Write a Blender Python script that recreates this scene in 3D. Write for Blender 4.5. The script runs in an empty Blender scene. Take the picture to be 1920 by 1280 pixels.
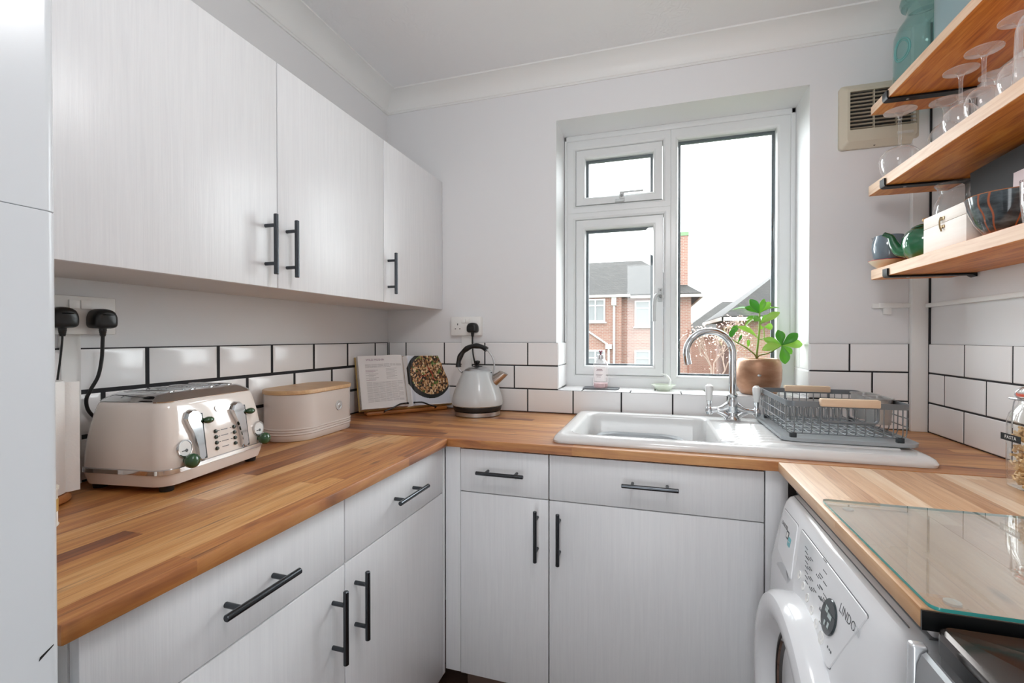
import bpy, bmesh, math, random
from mathutils import Matrix, Vector, Euler
random.seed(7)
PI = math.pi
scene = bpy.context.scene
COL = scene.collection
W = {}          # object name -> world matrix of the thing or part

# ------------------------------------------------------------------ materials
def lin(h):
    h = h.lstrip('#')
    c = [int(h[i:i+2], 16)/255 for i in (0, 2, 4)]
    return [x/12.92 if x <= .04045 else ((x+.055)/1.055)**2.4 for x in c] + [1]

class NT:
    def __init__(s, name):
        s.m = bpy.data.materials.new(name); s.m.use_nodes = True
        s.t = s.m.node_tree; s.t.nodes.clear()
        s.out = s.t.nodes.new('ShaderNodeOutputMaterial')
    def n(s, typ, **kw):
        nd = s.t.nodes.new(typ)
        for k, v in kw.items():
            if k.startswith('_'): setattr(nd, k[1:], v)
        for k, v in kw.items():
            if not k.startswith('_'):
                key = int(k[1:]) if k[0] == 'i' and k[1:].isdigit() else k.replace('__', ' ')
                s.set(nd.inputs[key], v)
        return nd
    def set(s, sock, v):
        if isinstance(v, bpy.types.NodeSocket): s.t.links.new(v, sock)
        elif isinstance(v, bpy.types.Node): s.t.links.new(v.outputs[0], sock)
        else: sock.default_value = v
    def math(s, op, a, b=0.0):
        nd = s.t.nodes.new('ShaderNodeMath'); nd.operation = op
        s.set(nd.inputs[0], a); s.set(nd.inputs[1], b); return nd.outputs[0]
    def ramp(s, fac, stops, interp='LINEAR'):
        nd = s.t.nodes.new('ShaderNodeValToRGB'); s.set(nd.inputs[0], fac)
        cr = nd.color_ramp; cr.interpolation = interp
        while len(cr.elements) < len(stops): cr.elements.new(.5)
        for e, (p, c) in zip(cr.elements, stops):
            e.position = p; e.color = c if not isinstance(c, str) else lin(c)
        return nd.outputs[0]
    def mix(s, fac, a, b, blend='MIX'):
        nd = s.t.nodes.new('ShaderNodeMix'); nd.data_type = 'RGBA'; nd.blend_type = blend
        s.set(nd.inputs[0], fac); s.set(nd.inputs[6], a); s.set(nd.inputs[7], b)
        return nd.outputs[2]
    def pos(s, scale=(1, 1, 1)):
        tc = s.n('ShaderNodeTexCoord')
        mp = s.n('ShaderNodeMapping', Vector=tc.outputs['Object'], Scale=scale)
        return mp.outputs[0]
    def noise(s, vec, scale=5, detail=4, rough=.5, dist=0):
        nd = s.n('ShaderNodeTexNoise', Vector=vec, Scale=scale, Detail=detail, Roughness=rough, Distortion=dist)
        return nd.outputs[0]
    def bump(s, h, strength=.2, dist=.001):
        return s.n('ShaderNodeBump', Height=h, Strength=strength, Distance=dist).outputs[0]
    def bsdf(s, **kw):
        nd = s.n('ShaderNodeBsdfPrincipled')
        for k, v in kw.items(): s.set(nd.inputs[k.replace('__', ' ')], v)
        s.t.links.new(nd.outputs[0], s.out.inputs[0]); return nd

def simple(name, col, rough=.5, metal=0.0, **kw):
    t = NT(name); c = lin(col) if isinstance(col, str) else col
    t.bsdf(Base__Color=c, Roughness=rough, Metallic=metal, **kw); return t.m

def brushed(name, col, rough, sc, st=.12, metal=1.0):
    t = NT(name); p = t.pos(sc); h = t.noise(p, 40, 3)
    t.bsdf(Base__Color=lin(col), Roughness=rough, Metallic=metal, Normal=t.bump(h, st, .0006)); return t.m

def thin_glass(name, tint=(1, 1, 1, 1), edge=.35, rough=.0, body=0.0, bodycol=(1, 1, 1, 1), edge_white=0.0, edge_tint=None):
    t = NT(name)
    tr = t.n('ShaderNodeBsdfTransparent', Color=tint)
    gl = t.n('ShaderNodeBsdfGlossy', Color=(1, 1, 1, 1), Roughness=rough)
    lw = t.n('ShaderNodeLayerWeight', Blend=.5)
    fc = lw.outputs['Facing']
    if edge_tint: t.set(tr.inputs[0], t.mix(t.math('POWER', fc, 2.2), tint, edge_tint))
    e = t.math('MULTIPLY', t.math('POWER', fc, 3.0), edge)
    f = t.math('MINIMUM', t.math('ADD', t.math('ADD', .04, t.math('MULTIPLY', t.math('POWER', fc, 5.0), .9)), e), 1.0)
    sh = t.n('ShaderNodeMixShader', Fac=f, i1=tr.outputs[0], i2=gl.outputs[0])
    if edge_white:
        df = t.n('ShaderNodeBsdfDiffuse', Color=(1, 1, 1, 1)); tl = t.n('ShaderNodeBsdfTranslucent', Color=(1, 1, 1, 1))
        d2 = t.n('ShaderNodeMixShader', Fac=.5, i1=df.outputs[0], i2=tl.outputs[0])
        sh = t.n('ShaderNodeMixShader', Fac=t.math('MULTIPLY', t.math('POWER', fc, 2.5), edge_white), i1=sh.outputs[0], i2=d2.outputs[0])
    if body:
        df = t.n('ShaderNodeBsdfDiffuse', Color=bodycol)
        sh = t.n('ShaderNodeMixShader', Fac=body, i1=sh.outputs[0], i2=df.outputs[0])
    t.t.links.new(sh.outputs[0], t.out.inputs[0]); return t.m

def staves(name, axis, width=.042, length=.55, rough=.28, stops=None, dark=.8):
    """Solid-wood worktop: glued staves running along 'axis'."""
    t = NT(name); tc = t.n('ShaderNodeTexCoord'); sep = t.n('ShaderNodeSeparateXYZ', Vector=tc.outputs['Object'])
    L = sep.outputs[axis]; A = sep.outputs[1-axis]; Z = sep.outputs[2]
    row = t.math('FLOOR', t.math('DIVIDE', A, width))
    wn = t.n('ShaderNodeTexWhiteNoise', _noise_dimensions='1D', W=row)
    off = t.math('MULTIPLY', wn.outputs[0], 1.7)
    pc = t.math('FLOOR', t.math('ADD', t.math('DIVIDE', L, length), off))
    cmb = t.n('ShaderNodeCombineXYZ', X=row, Y=pc, Z=0.0)
    wn2 = t.n('ShaderNodeTexWhiteNoise', _noise_dimensions='2D', Vector=cmb.outputs[0])
    v = wn2.outputs[0]
    s3 = t.n('ShaderNodeCombineXYZ', X=t.math('MULTIPLY', A, 26.0), Y=t.math('MULTIPLY', L, 1.6),
             Z=t.math('ADD', t.math('MULTIPLY', v, 37.0), t.math('MULTIPLY', Z, 18.0)))
    g = t.noise(s3.outputs[0], 2.2, 6, .62, .6)
    s4 = t.n('ShaderNodeCombineXYZ', X=t.math('MULTIPLY', A, 160.0), Y=t.math('MULTIPLY', L, 5.0), Z=t.math('MULTIPLY', v, 11.0))
    fine = t.noise(s4.outputs[0], 2.0, 3, .6)
    mixv = t.math('ADD', t.math('MULTIPLY', v, .50), t.math('ADD', t.math('MULTIPLY', g, .82), t.math('MULTIPLY', fine, .22)))
    stops = stops or [(.22, '#4a220b'), (.38, '#80441a'), (.54, '#a8662c'), (.74, '#c78b4a'), (1.0, '#e0b178')]
    col = t.ramp(t.math('SUBTRACT', mixv, .16), stops)
    # joint lines between staves and knots
    fa = t.math('FRACT', t.math('DIVIDE', A, width))
    ed = t.math('MINIMUM', fa, t.math('SUBTRACT', 1.0, fa))
    jl = t.math('LESS_THAN', ed, .012)
    col = t.mix(t.math('MULTIPLY', jl, .35), col, lin('#4a270f'))
    sk = t.n('ShaderNodeCombineXYZ', X=t.math('MULTIPLY', A, 70.0), Y=t.math('MULTIPLY', L, 2.4), Z=t.math('MULTIPLY', v, 23.0))
    dk = t.ramp(t.noise(sk.outputs[0], 1.6, 4, .6, .4), [(.56, (0, 0, 0, 1)), (.70, (1, 1, 1, 1))])
    col = t.mix(t.math('MULTIPLY', dk, dark), col, lin('#5a2c0f'))
    kn = t.n('ShaderNodeTexVoronoi', Vector=t.n('ShaderNodeCombineXYZ', X=t.math('MULTIPLY', A, 9.0), Y=t.math('MULTIPLY', L, 3.2), Z=0.0).outputs[0], Scale=1.3)
    kf = t.ramp(kn.outputs['Distance'], [(.0, (1, 1, 1, 1)), (.07, (.5, .5, .5, 1)), (.12, (0, 0, 0, 1))])
    col = t.mix(t.math('MULTIPLY', kf, .75), col, lin('#3a1d0c'))
    t.bsdf(Base__Color=col, Roughness=t.math('ADD', rough, t.math('MULTIPLY', fine, .12)), Specular__IOR__Level=.6, Coat__Weight=.7, Coat__Roughness=.44, Coat__IOR=1.55, Normal=t.bump(fine, .05, .0005))
    return t.m

def plainwood(name, axis, stops, rough=.45, knots=True, sc=(16, 1.1)):
    t = NT(name); tc = t.n('ShaderNodeTexCoord'); sep = t.n('ShaderNodeSeparateXYZ', Vector=tc.outputs['Object'])
    o = [sep.outputs[0], sep.outputs[1], sep.outputs[2]]; L = o[axis]
    a, b = [o[i] for i in range(3) if i != axis]
    v = t.n('ShaderNodeCombineXYZ', X=t.math('MULTIPLY', a, sc[0]), Y=t.math('MULTIPLY', L, sc[1]), Z=t.math('MULTIPLY', b, sc[0])).outputs[0]
    g = t.noise(v, 2.0, 6, .6, 1.2)
    v2 = t.n('ShaderNodeCombineXYZ', X=t.math('MULTIPLY', a, 220.0), Y=t.math('MULTIPLY', L, 6.0), Z=t.math('MULTIPLY', b, 220.0)).outputs[0]
    f = t.noise(v2, 1.5, 3)
    col = t.ramp(t.math('ADD', t.math('MULTIPLY', g, .8), t.math('MULTIPLY', f, .2)), stops)
    if knots:
        kn = t.n('ShaderNodeTexVoronoi', Vector=t.n('ShaderNodeCombineXYZ', X=t.math('MULTIPLY', a, 8.0), Y=t.math('MULTIPLY', L, 3.0), Z=t.math('MULTIPLY', b, 2.0)).outputs[0], Scale=1.0)
        kf = t.ramp(kn.outputs['Distance'], [(.0, (1, 1, 1, 1)), (.09, (.6, .6, .6, 1)), (.16, (0, 0, 0, 1))])
        col = t.mix(t.math('MULTIPLY', kf, .7), col, lin('#4a220c'))
    t.bsdf(Base__Color=col, Roughness=rough, Normal=t.bump(f, .06, .0006)); return t.m

# ------------------------------------------------------------------ mesh builder
class MB:
    def __init__(s): s.bm = bmesh.new(); s.mi = 0; s.M = Matrix()
    def _v(s, p): return s.bm.verts.new(s.M @ Vector(p))
    def _f(s, vs):
        try: f = s.bm.faces.new(vs)
        except ValueError: return None
        f.material_index = s.mi; return f
    def box(s, lo, hi, bev=0, seg=2):
        x0, y0, z0 = lo; x1, y1, z1 = hi
        v = [s._v(p) for p in ((x0,y0,z0),(x1,y0,z0),(x1,y1,z0),(x0,y1,z0),(x0,y0,z1),(x1,y0,z1),(x1,y1,z1),(x0,y1,z1))]
        fs = [s._f([v[i] for i in q]) for q in ((0,3,2,1),(4,5,6,7),(0,1,5,4),(1,2,6,5),(2,3,7,6),(3,0,4,7))]
        if bev:
            es = list({e for f in fs for e in f.edges})
            r = bmesh.ops.bevel(s.bm, geom=es, offset=bev, segments=seg, affect='EDGES', profile=.5)
            for f in r['faces']: f.material_index = s.mi
        return s
    def loft(s, rings, cap0=True, cap1=True, closed=True):
        R = [[s._v(p) for p in r] for r in rings]
        n = len(R[0])
        for a, b in zip(R, R[1:]):
            for i in range(n if closed else n-1):
                j = (i+1) % n; s._f([a[i], a[j], b[j], b[i]])
        if cap0: s._f(list(reversed(R[0])))
        if cap1: s._f(R[-1])
        return s
    def lathe(s, prof, c=(0, 0, 0), seg=32, M=None):
        old = s.M
        s.M = old @ Matrix.Translation(c) @ (M or Matrix())
        rings = []
        for r, z in prof:
            rings.append([s._v((0, 0, z))] if r < 1e-7 else [s._v((r*math.cos(2*PI*i/seg), r*math.sin(2*PI*i/seg), z)) for i in range(seg)])
        for a, b in zip(rings, rings[1:]):
            for i in range(seg):
                j = (i+1) % seg
                if len(a) == 1 and len(b) == 1: continue
                if len(a) == 1: s._f([a[0], b[j], b[i]])
                elif len(b) == 1: s._f([a[i], a[j], b[0]])
                else: s._f([a[i], a[j], b[j], b[i]])
        s.M = old; return s
    def cyl(s, p0, p1, r, r1=None, seg=16, bev=0):
        p0, p1 = Vector(p0), Vector(p1); d = p1-p0; h = d.length
        M = Matrix.Translation(p0) @ d.to_track_quat('Z', 'Y').to_matrix().to_4x4()
        r1 = r if r1 is None else r1
        if bev: pr = [(0, 0), (r-bev, 0), (r, bev), (r1, h-bev), (r1-bev, h), (0, h)]
        else: pr = [(0, 0), (r, 0), (r1, h), (0, h)]
        return s.lathe(pr, (0, 0, 0), seg, M)
    def tube(s, pts, r, seg=8, closed=False, radii=None, caps=True, flat=1.0):
        P = [Vector(p) for p in pts]; n = len(P); rings = []
        T = []
        for i in range(n):
            a = P[(i-1) % n] if (closed or i > 0) else P[i]
            b = P[(i+1) % n] if (closed or i < n-1) else P[i]
            T.append((b-a).normalized())
        up = Vector((0, 0, 1)) if abs(T[0].z) < .9 else Vector((1, 0, 0))
        N = (up - T[0]*up.dot(T[0])).normalized()
        for i in range(n):
            N = (N - T[i]*N.dot(T[i]))
            N = N.normalized() if N.length > 1e-6 else T[i].orthogonal().normalized()
            B = T[i].cross(N); rr = radii[i] if radii else r
            rings.append([P[i] + (N*math.cos(2*PI*k/seg)*flat + B*math.sin(2*PI*k/seg))*rr for k in range(seg)])
        if closed:
            R = [[s._v(p) for p in q] for q in rings]
            # align the seam
            for i in range(n):
                a, b = R[i], R[(i+1) % n]
                o = 0
                if i == n-1:
                    o = min(range(seg), key=lambda k: (b[k].co-a[0].co).length)
                for k in range(seg): s._f([a[k], a[(k+1) % seg], b[(k+1+o) % seg], b[(k+o) % seg]])
            return s
        return s.loft(rings, caps, caps)
    def sphere(s, c, r, sc=(1, 1, 1), seg=20, rg=12):
        prof = [(r*math.sin(PI*i/rg), -r*math.cos(PI*i/rg)) for i in range(rg+1)]
        prof[0] = (0, -r); prof[-1] = (0, r)
        return s.lathe(prof, c, seg, Matrix.Diagonal((*sc, 1)))
    def quad(s, *p): s._f([s._v(q) for q in p]); return s
    def mesh(s, name, mats, angle=40, recalc=True, inv=None):
        bm = s.bm
        bmesh.ops.remove_doubles(bm, verts=bm.verts[:], dist=1e-6)
        if recalc: bmesh.ops.recalc_face_normals(bm, faces=bm.faces[:])
        if inv is not None: bmesh.ops.transform(bm, matrix=inv, verts=bm.verts[:])
        me = bpy.data.meshes.new(name); bm.to_mesh(me); bm.free()
        for m in (mats if isinstance(mats, (list, tuple)) else [mats]): me.materials.append(m)
        if angle:
            me.polygons.foreach_set('use_smooth', [True]*len(me.polygons)); me.set_sharp_from_angle(angle=math.radians(angle))
        return me
    def build(s, name, mats, parent=None, angle=40, recalc=True, label=None):
        inv = W[parent.name].inverted() if parent else None
        o = bpy.data.objects.new(name, s.mesh(name, mats, angle, recalc, inv)); COL.objects.link(o)
        if parent: o.parent = parent; W[o.name] = W[parent.name].copy()
        else: W[o.name] = Matrix()
        if label: o['label'] = label
        return o

def rrect(hx, hy, r, z, c=(0, 0), n=5):
    out = []; r = min(r, hx-1e-5, hy-1e-5)
    for q, (sx, sy) in enumerate(((1, 1), (-1, 1), (-1, -1), (1, -1))):
        for k in range(n+1):
            a = PI/2*q + PI/2*k/n
            out.append((c[0]+sx*(hx-r)+r*math.cos(a), c[1]+sy*(hy-r)+r*math.sin(a), z))
    return out

def thing(name, label, cat, loc=(0, 0, 0), rz=0, group=None):
    o = bpy.data.objects.new(name, None); COL.objects.link(o)
    o.empty_display_size = .05; o.location = loc; o.rotation_euler = (0, 0, rz)
    W[o.name] = Matrix.LocRotScale(Vector(loc), Euler((0, 0, rz)), None)
    return tag(o, label, cat, group)
def tag(o, label, cat, group=None, kind=None):
    o['label'] = label; o['category'] = cat
    if group: o['group'] = group
    if kind: o['kind'] = kind
    return o
def struct(o, label=None, cat=None):
    o['kind'] = 'structure'
    if label: o['label'] = label
    if cat: o['category'] = cat
    return o
def local(parent):
    m = MB(); m.M = W[parent.name].copy(); return m
def copy_thing(root, loc, rz=0, label=None, group=None):
    r = root.copy(); COL.objects.link(r); r.location = loc; r.rotation_euler = (0, 0, rz)
    W[r.name] = Matrix.LocRotScale(Vector(loc), Euler((0, 0, rz)), None)
    if label: r['label'] = label
    if group: r['group'] = group
    for ch in list(root.children):
        c = ch.copy(); COL.objects.link(c); c.parent = r
        for g in list(ch.children):
            d = g.copy(); COL.objects.link(d); d.parent = c
    return r
def lettering(name, s, size, M, mat, parent, depth=.0004, align='CENTER', space=1.0):
    """Text in world matrix M (x along the line, y up the letter, z out of the surface)."""
    cu = bpy.data.curves.new('txt', 'FONT'); cu.body = s; cu.size = size; cu.extrude = depth
    cu.align_x = align; cu.align_y = 'CENTER'; cu.space_character = space; cu.resolution_u = 3
    t = bpy.data.objects.new('txt', cu); COL.objects.link(t)
    bpy.context.view_layer.update()
    me = bpy.data.meshes.new_from_object(t.evaluated_get(bpy.context.evaluated_depsgraph_get()))
    bpy.data.objects.remove(t); bpy.data.curves.remove(cu)
    me.transform(W[parent.name].inverted() @ M); me.materials.clear(); me.materials.append(mat)
    o = bpy.data.objects.new(name, me); COL.objects.link(o); o.parent = parent; W[o.name] = W[parent.name].copy()
    return o
def frame_M(o, x, y):
    x = Vector(x).normalized(); y = Vector(y); y = (y-x*y.dot(x)).normalized(); z = x.cross(y)
    return Matrix(((x.x, y.x, z.x, o[0]), (x.y, y.y, z.y, o[1]), (x.z, y.z, z.z, o[2]), (0, 0, 0, 1)))
def arc(c, r, a0, a1, n, ax=(1, 0, 0), ay=(0, 0, 1)):
    c = Vector(c); ax = Vector(ax); ay = Vector(ay)
    return [c + ax*r*math.cos(a0+(a1-a0)*i/n) + ay*r*math.sin(a0+(a1-a0)*i/n) for i in range(n+1)]
def smooth_path(pts, n=6):
    P = [Vector(p) for p in pts]; out = []
    Q = [P[0]*2-P[1]] + P + [P[-1]*2-P[-2]]
    for i in range(1, len(Q)-2):
        a, b, c, d = Q[i-1:i+3]
        for k in range(n):
            t = k/n
            out.append(.5*((2*b)+(c-a)*t+(2*a-5*b+4*c-d)*t*t+(3*b-a-3*c+d)*t**3))
    out.append(P[-1]); return out
SKY, EXPO = 3.0, 0.60
SUN = (14, 130, (.0, -1, -.25))
LIGHTS = []
FD = (.95, 1.33, 2.03)  # gap in the unseen front wall, sized to let in fill light
POINTS = [('fill_lamp', (1.28, -1.35, 2.0), .13, 8.6, (.98, .985, 1))]  # unseen overhead light added as fill, hung clear of the ceiling
# ------------------------------------------------------------------ materials of the place
def wallpaint(name, col, sc=9, st=.12, rough=.6):
    t = NT(name); h = t.noise(t.pos(), sc, 5, .6); h2 = t.noise(t.pos(), 130, 2)
    t.bsdf(Base__Color=lin(col), Roughness=rough, Normal=t.bump(t.math('ADD', h, t.math('MULTIPLY', h2, .08)), st, .004)); return t.m
M_wall = wallpaint('wall_paint', '#e4e4e5')
M_trim = simple('trim_paint', '#e8e8e6', .45)
def artex():
    t = NT('ceiling_artex'); p = t.pos()
    v = t.n('ShaderNodeTexVoronoi', Vector=p, Scale=4.5)
    w = t.n('ShaderNodeTexWave', Vector=p, Scale=9.0, Distortion=22.0, Detail=3.0, Detail__Scale=1.6)
    patch = t.ramp(t.noise(p, 3.0, 2), [(.45, (0, 0, 0, 1)), (.62, (1, 1, 1, 1))])
    h = t.math('ADD', t.math('MULTIPLY', t.math('MULTIPLY', w.outputs[1], patch), .5), t.noise(p, 14, 4))
    t.bsdf(Base__Color=lin('#e8e8e9'), Roughness=.7, Normal=t.bump(h, .22, .006)); return t.m
M_ceil = artex()
def door_white():
    t = NT('white_woodgrain'); p = t.pos((26, 26, 1.1))
    h = t.noise(p, 4.0, 5, .65, .8); h2 = t.noise(t.pos((170, 170, 3)), 2.0, 2)
    hh = t.math('ADD', h, t.math('MULTIPLY', h2, .5))
    t.bsdf(Base__Color=t.ramp(hh, [(.3, '#dfdfe1'), (.9, '#e9e9ea')]), Roughness=.33, Normal=t.bump(hh, .22, .0015)); return t.m
M_door = door_white()
M_carc = simple('carcass_white', '#dedcdb', .5)
M_plinth = simple('plinth_brown', '#6a564c', .5)
M_handle = simple('black_nickel', '#4e5155', .22, 1.0)
M_tile = simple('white_glazed_tile', '#eeeded', .2, Coat__Weight=.2, Coat__Roughness=.16)
M_grout = simple('dark_grout', '#232326', .85)
M_upvc = simple('white_upvc', '#dfe1e1', .25)
M_gasket = simple('grey_gasket', '#525c63', .5)
M_black = simple('black_plastic', '#121314', .35)
M_blackm = simple('black_metal', '#1d1e20', .38, .6)
M_white = simple('white_plastic', '#ecebe8', .35)
M_chrome = simple('chrome', '#d6d8da', .07, 1.0)
M_steel = brushed('brushed_steel', '#bfc0c2', .28, (2, 2, 60))
M_pane = thin_glass('window_glass', (.97, .985, .98, 1), .0)
M_ceram = simple('white_ceramic', '#e2e2e1', .12, Coat__Weight=.4, Coat__Roughness=.04)
M_top_y = staves('acacia_staves_lengthwise', 1, .044, .62, .44)
M_top_x = staves('acacia_staves_crosswise', 0, .044, .58, .44)
M_top_r = staves('acacia_staves_sheen', 1, .044, .62, .44, [(.22, '#85522c'), (.38, '#b07a48'), (.54, '#cb9c6e'), (.74, '#dcb68e'), (1.0, '#ead0b2')], .3)  # same acacia, window sheen painted in as paler stops
def floor_mat():
    t = NT('floor_laminate'); p = t.pos()
    b = t.n('ShaderNodeTexBrick', Vector=p, Color1=lin('#8a6f62'), Color2=lin('#77594c'), Mortar=lin('#3a2a24'), Scale=1.0, Mortar__Size=.004, Brick__Width=.9, Row__Height=.13)
    g = t.noise(t.pos((6, 60, 1)), 2, 4)
    t.bsdf(Base__Color=t.mix(t.math('MULTIPLY', g, .5), b.outputs[0], lin('#4e382f')), Roughness=.4); return t.m
M_floor = floor_mat()

WX, CZ, YF = 2.165, 2.40, -2.75           # room width, ceiling height, where the room runs on behind
WIN = (.840, 1.803, 1.000, 2.184)          # window opening
# walls
m = MB()
m.box((-.12, 0, 0), (WIN[0], .26, CZ)); m.box((WIN[1], 0, 0), (WX+.12, .26, CZ))
m.box((WIN[0], 0, 0), (WIN[1], .26, WIN[2])); m.box((WIN[0], 0, WIN[3]), (WIN[1], .26, CZ))
wall_back = struct(m.build('wall_back', M_wall, angle=0))
wall_left = struct(MB().box((-.12, YF, 0), (0, 0, CZ)).build('wall_left', M_wall, angle=0))
wall_right = struct(MB().box((WX, YF, 0), (WX+.12, 0, CZ)).build('wall_right', M_wall, angle=0))
m = MB(); m.box((-.12, YF-.12, 0), (FD[0], YF, CZ)); m.box((FD[1], YF-.12, 0), (WX+.12, YF, CZ)); m.box((FD[0], YF-.12, FD[2]), (FD[1], YF, CZ)); struct(m.build('wall_front', M_wall, angle=0))
struct(MB().box((-.12, YF, -.1), (WX+.12, .26, 0)).build('floor', M_floor, angle=0))
struct(MB().box((-.12, YF, CZ), (WX+.12, .26, CZ+.1)).build('ceiling', M_ceil, angle=0))
# coving: a hollow quarter moulding with two small steps, along three walls
def coving(name, p0, p1, inward):
    p0, p1, q = Vector(p0), Vector(p1), Vector(inward)
    prof = [(0, -.075), (.006, -.075), (.006, -.068)]
    for k in range(9):
        a = PI/2*k/8; prof.append((.092-.082*math.cos(a), -.006-.060*(1-math.sin(a))))
    prof += [(.092, 0), (0, 0)]
    m = MB(); rings = []
    for p, s in ((p0, 1), (p1, -1)):
        d = (p1-p0).normalized()
        rings.append([p + q*a + Vector((0, 0, CZ+b)) + d*(a*s if p is p0 or p is p1 else 0) for a, b in prof])
    m.loft(rings); return struct(m.build(name, M_trim, angle=30))
coving('trim_1', (0, 0, 0), (0, YF, 0), (1, 0, 0))
coving('trim_2', (0, 0, 0), (WX, 0, 0), (0, -1, 0))
coving('trim_3', (WX, 0, 0), (WX, YF, 0), (-1, 0, 0))
# pipe boxing in the right corner
struct(MB().box((2.112, -.024, .9105), (WX, 0, 2.33), .002).build('trim_4', M_trim))

# tiles ------------------------------------------------------------
ZT = .9105; R = .103; G = .0048
def tile_rows(m, place, rows, T=.008, wide=.0025, drop=.002):
    """rows: list of (z0, z1, [joint positions incl. both ends]); place(u, z, d) -> point."""
    for z0, z1, js in rows:
        for a, b in zip(js, js[1:]):
            u0, u1, a0, a1 = a+G/2, b-G/2, z0+G/2, z1-G/2
            if u1-u0 < .006: continue
            w = min(wide, (u1-u0)/3)
            def ring(i, d): return [place(u0+i, a0+i, d), place(u1-i, a0+i, d), place(u1-i, a1-i, d), place(u0+i, a1-i, d)]
            m.loft([ring(0, 0), ring(0, T-drop), ring(w, T)], cap0=False)
def joints(first, lo, hi, step=.203):
    j = [lo]; x = first - math.floor((first-lo)/step)*step
    while x < hi-.002:
        if x > lo+.002: j.append(x)
        x += step
    return j + [hi]
def tiling(wall, place, rows, spans, wide=.0025, drop=.002, gd=.0063):
    m = MB(); tile_rows(m, place, rows, wide=wide, drop=drop)
    m.mi = 1
    for u0, u1, z0, z1 in spans:
        m.loft([[place(u0, z0, d), place(u1, z0, d), place(u1, z1, d), place(u0, z1, d)] for d in (0, gd)], cap0=False)
    return m.build('tiling', [M_tile, M_grout], wall, angle=20)
Z = [ZT, ZT+R, ZT+2*R, ZT+3*R]
tiling(wall_left, lambda u, z, d: (d, -u, z),
       [(Z[2], Z[3], joints(.1155, .009, 1.70)), (Z[1], Z[2], joints(.216, .009, 1.70)), (Z[0], Z[1], joints(.1155, .009, 1.70))],
       [(.009, 1.70, Z[0], Z[3]-.002)], wide=.013, drop=.0045, gd=.0045)
rows = [(Z[2], Z[3], joints(.103, .009, .851)), (Z[1], Z[2], joints(.041, .009, .851)),
        (Z[2], Z[3], [1.802, 1.9318, 2.112]), (Z[1], Z[2], [1.802, 2.002, 2.112]), (Z[0], Z[1], joints(.103, .009, 2.112))]
m = MB(); pl = lambda u, z, d: (u, -d, z)
tile_rows(m, pl, rows)
# sill and reveal tiles
ps = lambda u, z, d: (u, z, 1.0045+d)
tile_rows(m, ps, [(-.007, .094, joints(.95, .842, 1.802)), (.094, .19, joints(1.05, .842, 1.802))])
pL = lambda u, z, d: (.843+d, u, z); pR = lambda u, z, d: (1.8015+.0085-d-.0075, u, z)
tile_rows(m, pL, [(Z[1]+.002, Z[2], [-.007, .19]), (Z[2], Z[3], [-.007, .11, .19])])
tile_rows(m, lambda u, z, d: (1.8092-d, u, z), [(Z[1]+.002, Z[2], [-.007, .19]), (Z[2], Z[3], [-.007, .11, .19])])
m.mi = 1
for u0, u1, z0, z1 in ((.009, .848, Z[0], Z[3]-.002), (1.805, 2.112, Z[0], Z[3]-.002), (.848, 1.805, Z[0], Z[1]-.002)):
    m.loft([[pl(u0, z0, d), pl(u1, z0, d), pl(u1, z1, d), pl(u0, z1, d)] for d in (0, .0063)], cap0=False)
m.loft([[(u, y, z) for u, y in ((.842, 0), (1.803, 0), (1.803, .19), (.842, .19))] for z in (1.000, 1.0088)], cap0=False)
m.build('tiling', [M_tile, M_grout], wall_back, angle=20)
tiling(wall_right, lambda u, z, d: (WX+.003-d, -u, z),
       [(Z[2], Z[3], joints(.218, .012, 1.9)), (Z[1], Z[2], joints(.1157, .012, 1.9)), (Z[0], Z[1], joints(.218, .012, 1.9))],
       [(.012, 1.9, Z[0], Z[3]-.002)])
# dark joint where the boxing meets the right wall
struct(MB().box((2.159, -.0275, .9105), (2.1648, -.0243, 2.33)).build('trim_5', M_grout, angle=0))
# mini trunking on the right wall with its end on the back wall
tr = MB().box((2.149, -1.9, 1.344), (WX, -.025, 1.358), .002).box((2.0, -.012, 1.345), (2.16, 0, 1.362), .002)
tr.box((2.02, -.018, 1.346), (2.086, 0, 1.363), .002).box((2.034, -.016, 1.322), (2.056, 0, 1.347), .003)
struct(tr.build('trim_6', M_trim))
# trunking below the two sockets
struct(MB().box((0, -1.315, .9105), (.011, -1.278, 1.25), .0015).build('trim_7', M_trim))
struct(MB().box((.396, -.013, .9105), (.445, 0, 1.25), .0015).build('trim_8', M_trim))

# window -----------------------------------------------------------
win = bpy.data.objects.new('window_1', None); COL.objects.link(win); win.location = (1.32, .19, 1.013)
W['window_1'] = Matrix.Translation((1.32, .19, 1.013)); struct(win, 'white plastic framed window over the sink', 'window')
Y0, Y1 = .186, .256
def ringframe(m, x0, x1, z0, z1, ix0, ix1, iz0, iz1, y0, y1, bev=.007):
    """a mitred frame: outer rectangle, inner opening, rounded bead towards the room"""
    def rc(a, b, c, d, y): return [(a, y, c), (b, y, c), (b, y, d), (a, y, d)]
    m.loft([rc(x0, x1, z0, z1, y1), rc(x0, x1, z0, z1, y0+.002), rc(x0+.002, x1-.002, z0+.002, z1-.002, y0),
            rc(ix0-bev*1.6, ix1+bev*1.6, iz0-bev*1.6, iz1+bev*1.6, y0), rc(ix0-bev*.5, ix1+bev*.5, iz0-bev*.5, iz1+bev*.5, y0+bev*.7), rc(ix0, ix1, iz0, iz1, y0+bev*1.7),
            rc(ix0, ix1, iz0, iz1, y1)], False, False)
    m.loft([rc(x0, x1, z0, z1, y1), rc(ix0, ix1, iz0, iz1, y1)], False, False)
m = MB()
ringframe(m, 1.317, 1.803, 1.010, 2.184, 1.348, 1.735, 1.071, 2.116, Y0, Y1)
ringframe(m, .842, 1.317, 1.824, 2.184, .893, 1.283, 1.859, 2.119, Y0, Y1)
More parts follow.
